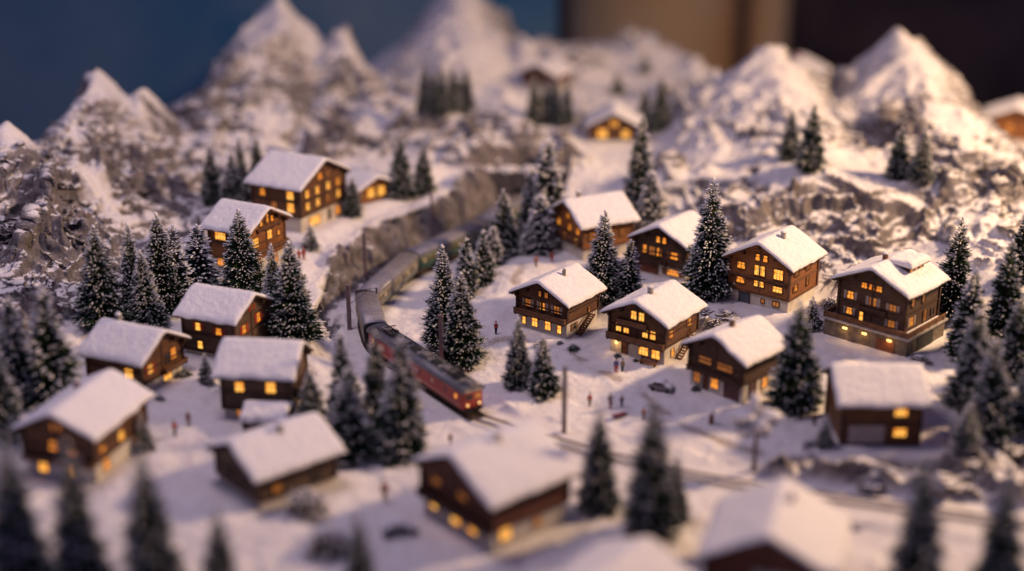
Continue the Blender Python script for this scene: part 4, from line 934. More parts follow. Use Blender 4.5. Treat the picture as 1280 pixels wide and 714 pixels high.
TREES = [  # base px, base py, height px, width px, crown, name group, label
 # left hamlet and rock wall
 (130, 408, 126, 56, 'a', 'L', 'tall dark fir leftmost of the row under the left rock wall'),
 (173, 402, 124, 40, 'b', 'L', 'slim dark fir just right of the leftmost tall fir under the rock wall'),
 (186, 410, 98, 40, 'c', 'L', 'snowier shorter fir in front of its row, directly above the far left chalet roof'),
 (205, 388, 122, 50, 'a', 'L', 'broad dark fir in the middle of the row left of the glowing gable chalet'),
 (224, 384, 104, 34, 'e', 'L', 'pale frosted fir behind the broad dark fir of the rock wall row'),
 (250, 362, 82, 40, 'e', 'L', 'shaggy snow-loaded fir touching the left corner of the glowing gable chalet'),
 (305, 366, 106, 52, 'a', 'S', 'pointed dark fir standing alone in front of the glowing gable chalet'),
 (345, 412, 108, 36, 'b', 'S', 'slim fir partly hidden by the broader fir right of the red-shuttered chalet'),
 (367, 424, 122, 58, 'a', 'S', 'broad needle-fine fir right of the red-shuttered chalet at the slope edge'),
 (22, 497, 126, 52, 'f', 'L', 'blurred fir at the left edge beside the far left chalet'),
 (66, 503, 142, 62, 'f', 'L', 'broad blurred fir left of the far left chalet roof'),
 (4, 545, 116, 44, 'f', 'L', 'fir cut off by the left picture edge above the blurred lit chalet'),
 (389, 532, 72, 36, 'd', 'S', 'short dark fir right of the boxy house and above the low unlit chalet'),
 (180, 562, 48, 24, 's', 'L', 'small blurred fir beside the right wall of the blurred lower left chalet'),
 (258, 476, 36, 18, 's', 'L', 'tiny fir between the red-shuttered chalet and the boxy house'),
 (267, 254, 74, 26, 'd', 'B', 'leftmost dark fir behind the left shelf houses'),
 (291, 254, 64, 28, 'f', 'B', 'frosted fir in the clump left of the guesthouse, in front'),
 (303, 250, 80, 24, 'b', 'B', 'tallest fir in the clump left of the guesthouse'),
 (322, 226, 58, 20, 'd', 'B', 'dark fir rising behind the guesthouse roof'),
 (339, 258, 52, 24, 'f', 'B', 'small fir hiding the left corner of the guesthouse'),
 (441, 268, 48, 22, 'd', 'B', 'small fir between the guesthouse and its annex'),
 (389, 311, 34, 18, 's', 'B', 'little fir on the snow below the guesthouse'),
 (362, 312, 18, 9, 's', 'B', 'tiny sapling beside the two red figures on the left shelf'),
 (501, 246, 78, 32, 'd', 'B', 'left one of two firs beyond the annex at the shelf end'),
 (530, 241, 62, 26, 'd', 'B', 'right one of two firs beyond the annex at the shelf end'),
 # middle, by the railway
 (556, 434, 128, 46, 'c', 'M', 'tall sharp fir directly behind the grey mast beside the train'),
 (577, 452, 112, 50, 'a', 'M', 'broad sharp fir in front of the grey mast beside the train'),
 (583, 368, 72, 30, 'f', 'M', 'lower left fir of the row between the dark green coach and the embankment'),
 (603, 352, 66, 28, 'f', 'M', 'second fir of the row beside the dark green coach'),
 (616, 334, 52, 24, 'e', 'M', 'frosted short fir behind the row beside the dark green coach'),
 (631, 322, 86, 38, 'd', 'M', 'tall fir hiding the track just before the tunnel mouth'),
 (662, 304, 90, 32, 'f', 'M', 'blurred fir directly in front of the tunnel wall'),
 (676, 314, 72, 38, 'e', 'M', 'pale frosted broad fir between the tunnel and the warm-lit back chalet'),
 (684, 298, 124, 42, 'e', 'M', 'tallest frosted fir rising over the tunnel wall'),
 (751, 374, 112, 46, 'c', 'M', 'sharp fir between the chimney chalet and the warm-lit back chalet'),
 (785, 376, 78, 34, 'f', 'M', 'snowy shorter fir behind the brightly lit two-balcony chalet'),
 (799, 272, 128, 38, 'd', 'M', 'very tall narrow fir behind the warm-lit back chalet'),
 (813, 288, 76, 34, 'e', 'M', 'snowy fir beside the very tall narrow fir at the back of the village'),
 (885, 370, 146, 54, 'c', 'R', 'tallest village fir, between the near-black chalet and the orange-brown chalet'),
 (1013, 411, 42, 22, 's', 'R', 'very small fir in the yard right of the orange-brown chalet'),
 (994, 510, 134, 58, 'd', 'R', 'big dark fir touching the right wall of the dim chalet with plum doors'),
 (1030, 558, 42, 20, 's', 'R', 'small blurred fir left of the house with the pale garage door'),
 (648, 484, 88, 34, 'c', 'M', 'left one of the two firs on open snow below the chimney chalet'),
 (679, 493, 74, 34, 'f', 'M', 'right one of the two firs on open snow below the chimney chalet'),
 (1188, 394, 122, 44, 'd', 'R', 'dark fir directly behind the right end of the terraced chalet'),
 (1207, 446, 112, 46, 'f', 'R', 'frosted fir right of the terrace corner, highest at the left of the right-hand firs'),
 (1212, 508, 122, 52, 'f', 'R', 'leftmost front fir of the right-hand stand, right of the garage house'),
 (1252, 428, 128, 46, 'd', 'R', 'tall dark fir at the back of the right-hand stand'),
 (1235, 542, 118, 52, 'f', 'R', 'front fir of the right-hand stand, nearest the viewer'),
 (1268, 472, 104, 44, 'd', 'R', 'dark fir between front and back rows of the right-hand stand'),
 (1275, 350, 92, 34, 'd', 'R', 'fir at the right edge below the rocky mountain foot'),
 (1282, 535, 96, 44, 'f', 'R', 'fir cut off by the right edge beside the nearest stand fir'),
 (1208, 556, 56, 28, 's', 'R', 'short fir right of the garage house wall'),
 # mountain ledge
 (987, 199, 62, 26, 'd', 'H', 'left fir of the left pair on the mountain ledge'),
 (1012, 212, 84, 32, 'd', 'H', 'taller right fir of the left pair on the mountain ledge'),
 (1122, 224, 66, 30, 'd', 'H', 'left fir of the right pair on the mountain ledge'),
 (1150, 224, 66, 30, 'b', 'H', 'right fir of the right pair on the mountain ledge'),
 # mid foreground clump
 (432, 522, 108, 38, 'f', 'F', 'back left fir of the clump in front of the locomotive'),
 (439, 570, 110, 52, 'f', 'F', 'front left fir of the clump in front of the locomotive'),
 (473, 546, 132, 40, 'd', 'F', 'tall middle fir of the clump in front of the locomotive'),
 (502, 568, 148, 56, 'f', 'F', 'broad right fir of the clump in front of the locomotive'),
 # foreground
 (747, 638, 128, 42, 'd', 'F', 'blurred fir standing alone right of the large reddish chalet'),
 (812, 668, 172, 54, 'd', 'F', 'tall blurred fir in the centre foreground'),
 (843, 650, 84, 30, 'b', 'F', 'short blurred fir right against the tall centre foreground fir'),
 (30, 752, 200, 66, 'd', 'F', 'dark very blurred fir in the lower left corner'),
 (106, 752, 196, 58, 'd', 'F', 'very blurred fir second from the lower left corner'),
 (197, 756, 192, 62, 'd', 'F', 'very blurred fir third from the lower left corner'),
 (277, 770, 132, 44, 'd', 'F', 'very blurred fir tip below the low unlit chalet'),
 (452, 764, 124, 38, 'd', 'F', 'very blurred fir tip left of the large reddish chalet'),
 (1140, 756, 184, 56, 'd', 'F', 'very blurred fir right of the garage-gabled chalet'),
 (1243, 766, 168, 54, 'd', 'F', 'very blurred fir in the lower right corner'),
 # far
 (826, 162, 70, 26, 'd', 'K', 'far blurred fir right of the three-window gable'),
 (805, 156, 50, 20, 'd', 'K', 'far blurred small fir hidden at the right corner of the three-window gable'),
 (772, 118, 32, 18, 's', 'K', 'distant short fir behind the three-window gable roof'),
 (806, 92, 28, 15, 's', 'K', 'distant dark shrubby fir on the low white hill'),
]
for x in (531, 543, 553, 564, 574, 584):
    TREES.append((x, 142 - abs(x - 560) * .06, 52 + (x * 7 % 13), 19, 'd', 'K2', 'dark blurred fir in the tight stand at the foot of the central peak'))
for x in (667, 681, 694, 708):
    TREES.append((x, 156, 52 + (x * 5 % 19), 20, 'd', 'K3', 'dark blurred fir in the stand left of the three-window gable chalet'))
GROUPS = dict(L='firs below the left rock wall', S='firs of the left hamlet', B='firs on the left shelf', M='firs beside the railway and village', R='firs on the right side of the village', H='firs on the mountain ledge', F='foreground firs',
              K='far firs', K2='stand of firs at the central peak', K3='stand of firs left of the far chalet')
rt = random.Random(5)
for px, py, hp, wp, ck, g, lab in TREES:
    x, y, z = at(px, py); s = scale_at((x, y, z))
    lp = PITCH + math.atan((py - hp / 2 - CY) / F)
    hh = hp / (s * math.cos(lp)) ; ww = wp / s / .37 * (1.36 if g == 'F' and py > 600 else 1.22)
    o = thing('fir_tree', lab, 'fir tree', (x, y, z - .02), rt.random() * 6.28, GROUPS[g])
    o.scale = (ww, ww, hh); o.rotation_euler.x = rt.uniform(-.03, .03)
    for nm_, me in (('trunk', TRUNK), ('crown', CROWNS[ck])):
        c = bpy.data.objects.new(nm_, me); COL.objects.link(c); c.parent = o

# ------------------------------------------------------------------ shrubs and rocks
def shrub(px, py, rpx, lab, snow=.6, seed=0, name='shrub', warm=0):
    x, y, z = at(px, py); s = scale_at((x, y, z)); r = rpx / s
    rs = random.Random(seed); mb = MB()
    for i in range(260):
        a = rs.random() * 6.28; e = rs.random() * 1.45; d = Vector((math.cos(a) * math.cos(e), math.sin(a) * math.cos(e), math.sin(e) * .9)); L = r * rs.uniform(.6, 1.1)
        p0 = d * L * .35; p1 = d * L; sd = Vector((-math.sin(a), math.cos(a), 0)) * r * .035
        mb.add([p0 - sd, p0 + sd, p1 + sd * .4, p1 - sd * .4], [(0, 1, 2, 3)], 0)
        for k in range(3):
            c = p0.lerp(p1, rs.uniform(.5, 1)); q = Vector((rs.uniform(-1, 1), rs.uniform(-1, 1), rs.uniform(-.3, 1))) * r * .14
            mb.add([c, c + q, c + q.cross(d) * .8 + q * .4], [(0, 1, 2)], 0)
        if rs.random() < snow:
            c = p1 + Vector((0, 0, r * .03)); t = r * rs.uniform(.03, .075)
            mb.add([c + Vector(v_) * t for v_ in ((1.4, 0, 0), (-1.4, 0, 0), (0, 1.2, 0), (0, -1.2, 0), (0, 0, .9), (0, 0, -.5))], [(0, 2, 4), (2, 1, 4), (1, 3, 4), (3, 0, 4), (2, 0, 5), (1, 2, 5), (3, 1, 5), (0, 3, 5)], 1)
    o = mb.build(name, ['bark' if warm else 'needles', 'tree_snow']); o.location = (x, y, z - r * .1); tag(o, lab, 'shrub', 'shrubs around the village'); return o
for k, (px, py, r, sn, lab, wm) in enumerate([
 (717, 437, 9, .35, 'dark low bush beside the outside stair of the chimney chalet', 0), (674, 434, 9, .9, 'snow-dusted bare shrub under the front wall of the chimney chalet', 1),
 (232, 470, 11, .5, 'dark bush between the far left chalet and the red-shuttered chalet', 0), (200, 500, 8, .5, 'low bush at the front corner of the far left chalet', 0),
 (895, 412, 15, .6, 'tangled dark shrub between the two-balcony chalet and the dim chalet', 1), (917, 406, 12, .8, 'snowier shrub at the right end of the tangle', 1), (1037, 384, 14, .8, 'lit yellowish shrub at the right wall of the orange-brown chalet', 1),
 (870, 488, 8, .2, 'round dark bush at the left corner of the dim chalet', 0), (772, 446, 6, .4, 'small dark bush left of the two-balcony chalet door', 0), (795, 452, 5, .3, 'small dark bush under the two-balcony chalet windows', 0),
 (1020, 402, 6, .4, 'tiny bush left of the very small yard fir', 0), (385, 640, 34, .8, 'big blurred grey shrub right of the low unlit chalet', 1), (410, 690, 34, .7, 'big blurred grey shrub at the bottom below the low unlit chalet', 1),
 (700, 430, 5, .5, 'tiny green bush at the base corner of the chimney chalet', 0), (1160, 455, 7, .8, 'small frosty shrub under the right end of the terrace', 1), (560, 420, 8, .9, 'white-leaved low plant at the foot of the firs by the mast', 0), (548, 446, 7, .9, 'second white-leaved plant lower at the firs by the mast', 0)]):
    shrub(px, py, r, lab, sn, 40 + k, 'shrub', wm)
def boulder(px, py, rpx, lab, seed):
    x, y, z = at(px, py); s = scale_at((x, y, z)); r = rpx / s
    mb = MB().blob((0, 0, 0), r, seed, 4, .55, (1, .8, .7), 0, 2.2); o = mb.build('boulder', 'boulder_rock', smooth=True); o.location = (x, y, z); tag(o, lab, 'boulder', 'snow-dusted boulders'); return o
m, nt, b, N, L = nmat('boulder_rock')
c_ = coord(nt); geo = N('ShaderNodeNewGeometry'); s_ = N('ShaderNodeSeparateXYZ'); L(geo.outputs['Normal'], s_.inputs[0])
a1 = noise(nt, c_, 16, 6, .65); a2 = noise(nt, c_, 60, 4, .7)
rc = ramp(nt, a1.outputs[0], [(.3, (.07, .055, .05)), (.7, (.28, .24, .22))])
up = math_(nt, 'ADD', math_(nt, 'MULTIPLY_ADD', s_.outputs[2], 1.2, -.55), math_(nt, 'MULTIPLY_ADD', a2.outputs[0], 1.8, -.9))
L(mixc(nt, ramp(nt, up, [(.1, (0, 0, 0)), (.25, (1, 1, 1))]).outputs[0], rc.outputs[0], SNOW), b.inputs['Base Color']); b.inputs['Roughness'].default_value = .85
L(bump(nt, a1.outputs[0], .8, .05), b.inputs['Normal'])
for k, (px, py, r, lab) in enumerate([(906, 398, 12, 'dark snow-topped boulder right of the two-balcony chalet'), (884, 392, 9, 'smaller boulder behind the tangled shrub'),
 (1095, 604, 20, 'blurred boulder below the garage house'), (1175, 606, 18, 'blurred boulder in the rock band right of the garage house'), (1262, 566, 16, 'dark boulder at the right edge above the rock band'),
 (1150, 450, 9, 'boulder under the terrace corner')]): boulder(px, py, r, lab, 300 + k)

# ------------------------------------------------------------------ railway
def path_len(P): return np.concatenate([[0], np.cumsum(np.hypot(*(P[1:] - P[:-1]).T))])
TL = path_len(TRACK)
def tpos(s): return np.array([np.interp(s, TL, TRACK[:, 0]), np.interp(s, TL, TRACK[:, 1])])
def nearest_s(px, py, z=0):
    q = np.array(unproj(px, py, z)); return TL[np.argmin(np.hypot(*(TRACK - q).T))]
simple('rail_steel', (.10, .07, .06), (.22, .16, .14), 30, .4, 0, 0, 3, .6)
simple('sleeper_wood', (.05, .035, .028), (.12, .085, .07), 30, .9, 0)
zt = .03
root = bpy.data.objects.new('railway_track', None); COL.objects.link(root); tag(root, kind='structure')
N_ = int(TL[-1] / .05); S = np.linspace(0, TL[-1], N_); P = np.array([tpos(s) for s in S]); T = np.gradient(P, axis=0); T /= np.linalg.norm(T, axis=1)[:, None]; Nn = np.stack([-T[:, 1], T[:, 0]], 1)
for sd in (-1, 1):
    mb = MB(); vs = []
    for p, n_ in zip(P, Nn):
        for off, zz in ((-.007, zt), (.007, zt), (.007, zt + .028), (-.007, zt + .028)):
            q = p + n_ * (sd * .083 + off); vs.append((q[0], q[1], zz - .012 * (q[0] > .6 and q[1] < 17.5)))
    fs = [(i * 4 + k, i * 4 + (k + 1) % 4, i * 4 + 4 + (k + 1) % 4, i * 4 + 4 + k) for i in range(N_ - 1) for k in range(4)]
    mb.add(vs, fs).build('rail', 'rail_steel', root)
mb = MB()
for s in np.arange(nearest_s(597, 523), TL[-1], .075):
    p, q = tpos(s), tpos(s + .02); a = math.atan2(q[1] - p[1], q[0] - p[0]); M = Matrix.Translation((p[0], p[1], 0)) @ Matrix.Rotation(a, 4, 'Z')
    mb.box(-.016, .016, -.14, .14, zt - .03, zt - .002, 0, M)
so = mb.build('sleepers', 'sleeper_wood', root); so['kind'] = 'stuff'

simple('train_red', (.27, .024, .018), (.38, .048, .034), 5, .45, .1, .002, 4, 0, .5)
simple('train_green', (.012, .045, .030), (.03, .075, .05), 5, .45, .1, .002, 4, 0, .5)
simple('train_silver', (.11, .11, .10), (.19, .185, .165), 5, .5, .1, .002, 4, .2, .5)
simple('train_roof', (.10, .10, .125), (.17, .17, .20), 9, .5, .15, .003, 5, .1, .5)
simple('train_roof_pale', (.40, .34, .28), (.52, .44, .36), 9, .6, .1, .002)
simple('coach_roof', (.17, .16, .19), (.26, .25, .29), 9, .42, .15, .003, 5, .1, .5)
simple('coach_glass', (.10, .07, .03), (.20, .14, .06), 6, .2, 0)
simple('train_beige', (.42, .33, .22), (.52, .42, .28), 9, .6, .1, .002)
def vehicle(name, label, s_front, s_rear, body_mat, kind):
    a, b_ = tpos(s_rear), tpos(s_front); d = b_ - a; Ln = float(np.hypot(*d)) ; c = (a + b_) / 2
    root = thing(name, label, 'locomotive' if kind == 'loco' else 'railway coach', (c[0], c[1], zt + .028), math.atan2(d[1], d[0]), 'vehicles of the model train')
    hw, z0, z1, hr = .170, .075, .315, .070; hl = Ln / 2
    prof = [(-hw, z0), (hw, z0), (hw, z1), (-hw, z1)]
    m = MB()
    if kind == 'loco':
        vs = []
        for x, k in ((-hl, .80), (-hl + .05, 1), (hl - .05, 1), (hl, .80)):
            vs += [(x, -hw * k, z0), (x, hw * k, z0), (x, hw * k, z1), (x, -hw * k, z1)]
        fs = [(0, 1, 2, 3), (15, 14, 13, 12)] + [(i * 4 + k, i * 4 + 4 + k, i * 4 + 4 + (k + 1) % 4, i * 4 + (k + 1) % 4) for i in range(3) for k in range(4)]
        m.add(vs, fs)
    else: m.prism(prof, -hl, hl, 0, 'X')
    body = m.build('body', body_mat, root, bevel=.006)
    arc = []
    nA = 12
    for k in range(nA + 1):
        t = math.pi * k / nA; arc.append((-math.cos(t) * (hw + .006), z1 + math.sin(t) ** .8 * hr))
    r = MB(); r.prism(arc + [(hw + .006, z1 - .012), (-hw - .006, z1 - .012)], -hl - .006, hl + .006, 0, 'X')
    roof = r.build('roof', 'train_roof' if kind == 'loco' else 'coach_roof', root); 
    for p in roof.data.polygons: p.use_smooth = abs(p.normal.x) < .5 and p.normal.z > .2
    u = MB(); u.box(-hl + .03, hl - .03, -hw + .02, hw - .02, z0 - .025, z0); u.build('underframe', 'black', root)
    e = MB()
    for x in (-hl * .3, hl * .12): e.box(x, x + hl * .25, -hw + .03, hw - .03, .02, z0 - .025)
    e.build('equipment_box', 'black', root)
    for sx in (-1, 1):
        bx = sx * (hl - min(.30, hl * .42)); bg_ = MB()
        for y in (-.1, .1): bg_.box(bx - .16, bx + .16, y - .012, y + .012, .03, .075)
        bg_.box(bx - .05, bx + .05, -.1, .1, .035, .07); bo = bg_.build('bogie', 'black', root)
        for wx_ in (-.10, .10):
            wm = MB()
            for y in (-.088, .074): wm.tube([(bx + wx_, y, .036), (bx + wx_, y + .014, .036)], .036, 14)
            wm.tube([(bx + wx_, -.08, .036), (bx + wx_, .08, .036)], .008, 6); wm.build('wheelset', 'metal_grey', bo)
    if kind == 'loco':
        st = MB()
        for sy in (-1, 1): st.box(-hl + .06, hl - .06, sy * (hw + .001) - .001, sy * (hw + .001) + .001, z0 + .035, z0 + .043)
        st.build('side_stripe', 'train_beige', body)
        for x, wdt, mt in [(hl - .16, .05, 'pane_mid')] + [(hl - .42 - k * .34, .05, 'train_beige' if k % 2 else 'pane_dark') for k in range(int((Ln - .8) / .34))] + [(-hl + .18, .05, 'pane_mid')]:
            for sy in (-1, 1):
                wi = MB(); wi.box(x - wdt/2, x + wdt/2, min(sy * hw, sy * (hw + .003)), max(sy * hw, sy * (hw + .003)), .19, .25); wi.build('window' if mt != 'train_beige' else 'vent_grille', mt, body)
        for sx in (-1, 1):
            for y in (-.062, .062):
                wi = MB(); x0_ = sx * (hl + .001); wi.box(min(x0_, x0_ + sx * .004), max(x0_, x0_ + sx * .004), y - .048, y + .048, .195, .265); wi.build('windscreen', 'pane_dim' if y > 0 else 'pane_dark', body)
                hlm = MB(); hlm.tube([(sx * (hl - .002), y * 1.45, .125), (sx * (hl + .012), y * 1.45, .125)], .017, 12); hlm.build('headlight', 'headlight_glow' if sx > 0 else 'black', root)
                bf = MB(); bf.tube([(sx * hl, y * 1.4, .075), (sx * (hl + .045), y * 1.4, .075)], .008, 8); bf.tube([(sx * (hl + .045), y * 1.4, .075), (sx * (hl + .052), y * 1.4, .075)], .02, 12); bf.build('buffer', 'black', root)
            v = MB(); v.box(min(sx * (hl - .03), sx * (hl + .012)), max(sx * (hl - .03), sx * (hl + .012)), -.125, .125, z1 - .012, z1 + .018); v.build('roof_visor', 'train_roof_pale', root)
            cpm = MB(); cpm.box(min(sx * hl, sx * (hl + .05)), max(sx * hl, sx * (hl + .05)), -.012, .012, .065, .085); cpm.box(min(sx * (hl - .01), sx * (hl + .02)), max(sx * (hl - .01), sx * (hl + .02)), -.12, .12, .03, .06); cpm.build('coupling', 'black', root)
        q = MB(); zr_ = z1 + hr
        for k in range(int(Ln / .28)):
            x = -hl + .2 + k * .28
            q.box(x, x + .16, -.05, .05, zr_ - .015, zr_ + (.02 if k % 2 else .032), k % 2)
            for y in (-.075, .075): q.tube([(x + .2, y, zr_ - .02), (x + .2, y, zr_ + .025)], .008, 6, 1)
        q.tube([(-hl + .1, .085, zr_ + .01), (hl - .1, .085, zr_ + .01)], .005, 5, 1); q.tube([(-hl + .1, -.085, zr_ + .01), (hl - .1, -.085, zr_ + .01)], .005, 5, 1)
        q.build('roof_equipment', ['metal_grey', 'black'], roof)
        for xc in (hl - .38, -hl + .45):
            pm = MB(); zb = zr_ + .03
            for y in (-.055, .055):
                pm.tube([(xc - .12, y, zb), (xc + .10, y, zb + .03)], .005, 5); pm.tube([(xc + .10, y, zb + .03), (xc - .06, y * .8, zb + .055)], .004, 5)
            for dx_ in (-.015, .015): pm.tube([(xc - .06 + dx_, -.09, zb + .058), (xc - .06 + dx_, .09, zb + .058)], .005, 5)
            pm.box(xc - .14, xc + .12, -.07, -.06, zb - .02, zb); pm.box(xc - .14, xc + .12, .06, .07, zb - .02, zb); pm.build('pantograph', 'black', roof)
    else:
        bd = MB()
        for sy in (-1, 1): bd.box(-hl + .03, hl - .03, min(sy * hw, sy * (hw + .002)), max(sy * hw, sy * (hw + .002)), .255, .268)
        bd.build('cornice_stripe', 'train_beige', body)
        nw = max(4, int((Ln - .25) / .105))
        for k in range(nw):
            x = -hl + .14 + k * (Ln - .28) / (nw - 1)
            for sy in (-1, 1):
                wi = MB(); wi.box(x - .033, x + .033, min(sy * hw, sy * (hw + .0035)), max(sy * hw, sy * (hw + .0035)), .17, .235); wi.build('window', 'coach_glass' if k % 3 else 'train_beige', body)
        for k in range(6):
            x = -hl + Ln * (k + .6) / 6.2; vm = MB(); vm.tube([(x, .0, z1 + hr - .004), (x, 0, z1 + hr + .012)], .011, 8); vm.build('roof_vent', 'frame_pale', roof)
        be = MB()
        for sx in (-1, 1):
            x = sx * (hl + .03); be.prism([(a_[0] * .98, a_[1] - .006) for a_ in arc] + [(.15, .07), (-.15, .07)], x - .022, x + .022, 0, 'X'); be.build('gangway_bellows', 'black', root); be = MB()
    return root
sF = nearest_s(592, 521); sR = nearest_s(474, 443)
ends = [sF, nearest_s(474, 441), nearest_s(461, 396), nearest_s(514, 346), nearest_s(601, 303), TL[-1] - .05]
g_ = .045
vehicle('locomotive', 'long red electric locomotive with grey roof and two round headlights, leading the train', sF, ends[1] - g_, 'train_red', 'loco')
vehicle('passenger_coach', 'grey-roofed silver coach with roof vents directly behind the red locomotive', ends[1] + g_, ends[2] - g_, 'train_silver', 'silver')
vehicle('passenger_coach', 'second silver coach, turned toward the tunnel in the middle of the curve', ends[2] + g_, ends[3] - g_, 'train_silver', 'silver')
vehicle('passenger_coach', 'dark green coach below the rocky embankment', ends[3] + g_, ends[4] - g_, 'train_green', 'green')
vehicle('passenger_coach', 'last green coach half hidden by firs at the tunnel', ends[4] + g_, ends[5], 'train_green', 'green')

# masts
def mast(px, py, hp, label, arm=0, r=.022):
    x, y, z = at(px, py); s = scale_at((x, y, z)); h_ = hp / (s * math.cos(PITCH))
    o = thing('railway_mast', label, 'mast', (x, y, z), 0, 'masts along the railway')
    m = MB(); m.box(-r, r, -r, r, -.1, h_); m.build('pole', 'pole_mauve', o, bevel=.004)
    if arm:
        a = MB(); a.tube([(0, 0, h_ * .86), (arm, .02, h_ * .92)], .006, 6); a.tube([(0, 0, h_ * .55), (arm * .8, .02, h_ * .90)], .005, 6); a.build('arm', 'metal_grey', o)
        i_ = MB(); i_.tube([(arm, .02, h_ * .92), (arm, .02, h_ * .80)], .012, 8); i_.build('insulator', 'black', o)
mast(552, 467, 74, 'thick grey mast beside the train in front of the sharp firs', 0, .030)
mast(437, 412, 56, 'mast with bracket arm at the bend behind the front coaches', .42, .030)
mast(457, 352, 60, 'thin mast at the foot of the rocky embankment', 0, .026)
mast(540, 290, 50, 'faint mast high on the embankment behind the dark green coach', 0, .022)
mast(705, 541, 84, 'tall mauve mast on open snow right of the locomotive', 0, .028)

# tunnel portal
simple('portal_stone', (.05, .045, .05), (.12, .105, .11), 5, .9, .5, .02, 6)
x0, y0_ = unproj(600, 266, 0); x1, y1_ = unproj(704, 266, 0)
po = thing('tunnel_portal', 'dark stone tunnel portal wall with black arched mouth behind the firs', 'tunnel portal', ((x0 + x1) / 2, y0_, 0), 0)
Wp = (x1 - x0) / 2; Hp = .86
ax_ = -.02; ar = .24; hb_ = .34
m = MB(); pts = [(-Wp, -.1), (ax_ - ar, -.1), (ax_ - ar, hb_)] + [(ax_ - math.cos(t) * ar, hb_ + math.sin(t) * ar * .9) for t in [math.pi * k / 12 for k in range(1, 12)]] + [(ax_ + ar, hb_), (ax_ + ar, -.1), (Wp, -.1), (Wp, Hp), (-Wp, Hp)]
m.prism(pts, -.30, .1); m.build('portal_wall', 'portal_stone', po)
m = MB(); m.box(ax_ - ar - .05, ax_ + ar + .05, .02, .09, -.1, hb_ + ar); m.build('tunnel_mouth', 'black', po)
m = MB()
for k in range(15):
    m.blob((-Wp + k * 2 * Wp / 14, -.06 + .05 * math.sin(k * 2.3), Hp - .02), .11 + .03 * math.sin(k * 1.7), 500 + k, 3, .5, (1.2, 1.6, .55))
m.build('rock_crest', 'boulder_rock', po, smooth=True)

# ------------------------------------------------------------------ people
for nm_, c in (('skin', (.55, .32, .22)), ('cloth_red', (.45, .03, .03)), ('cloth_blue', (.04, .08, .30)), ('cloth_navy', (.03, .03, .07)), ('cloth_brown', (.16, .09, .05)), ('cloth_olive', (.18, .16, .07)), ('cloth_orange', (.45, .13, .05)), ('cloth_black', (.02, .02, .022)), ('cloth_white', (.6, .58, .56)), ('hair_brown', (.06, .035, .02)), ('cloth_plum', (.16, .03, .06))):
    simple(nm_, tuple(v * .8 for v in c), c, 60, .8, .2, .001)
def skinned(name, mat, verts, edges, rad, parent):
    me = bpy.data.meshes.new(name); me.from_pydata(verts, edges, []); me.materials.append(MATS[mat])
    o = bpy.data.objects.new(name, me); COL.objects.link(o); o.parent = parent
    sk = o.modifiers.new('Skin', 'SKIN'); lay = me.skin_vertices[0].data if me.skin_vertices else None
    if lay is None: me.skin_vertices  # pragma: no cover
    return o, sk
def skin_mesh(name, mat, verts, edges, rad, parent):
    import bmesh
    bm = bmesh.new(); ly = bm.verts.layers.skin.verify(); bv = [bm.verts.new(v) for v in verts]
    for i, v in enumerate(bv): v[ly].radius = (rad[i], rad[i]); v[ly].use_root = (i == 0)
    for a, b_ in edges: bm.edges.new((bv[a], bv[b_]))
    me = bpy.data.meshes.new(name); bm.to_mesh(me); bm.free(); me.materials.append(MATS[mat])
    o = bpy.data.objects.new(name, me); COL.objects.link(o); o.parent = parent
    sk = o.modifiers.new('Skin', 'SKIN'); sk.use_smooth_shade = True
    sb = o.modifiers.new('Subdivision', 'SUBSURF'); sb.levels = 1; sb.render_levels = 1
    return o
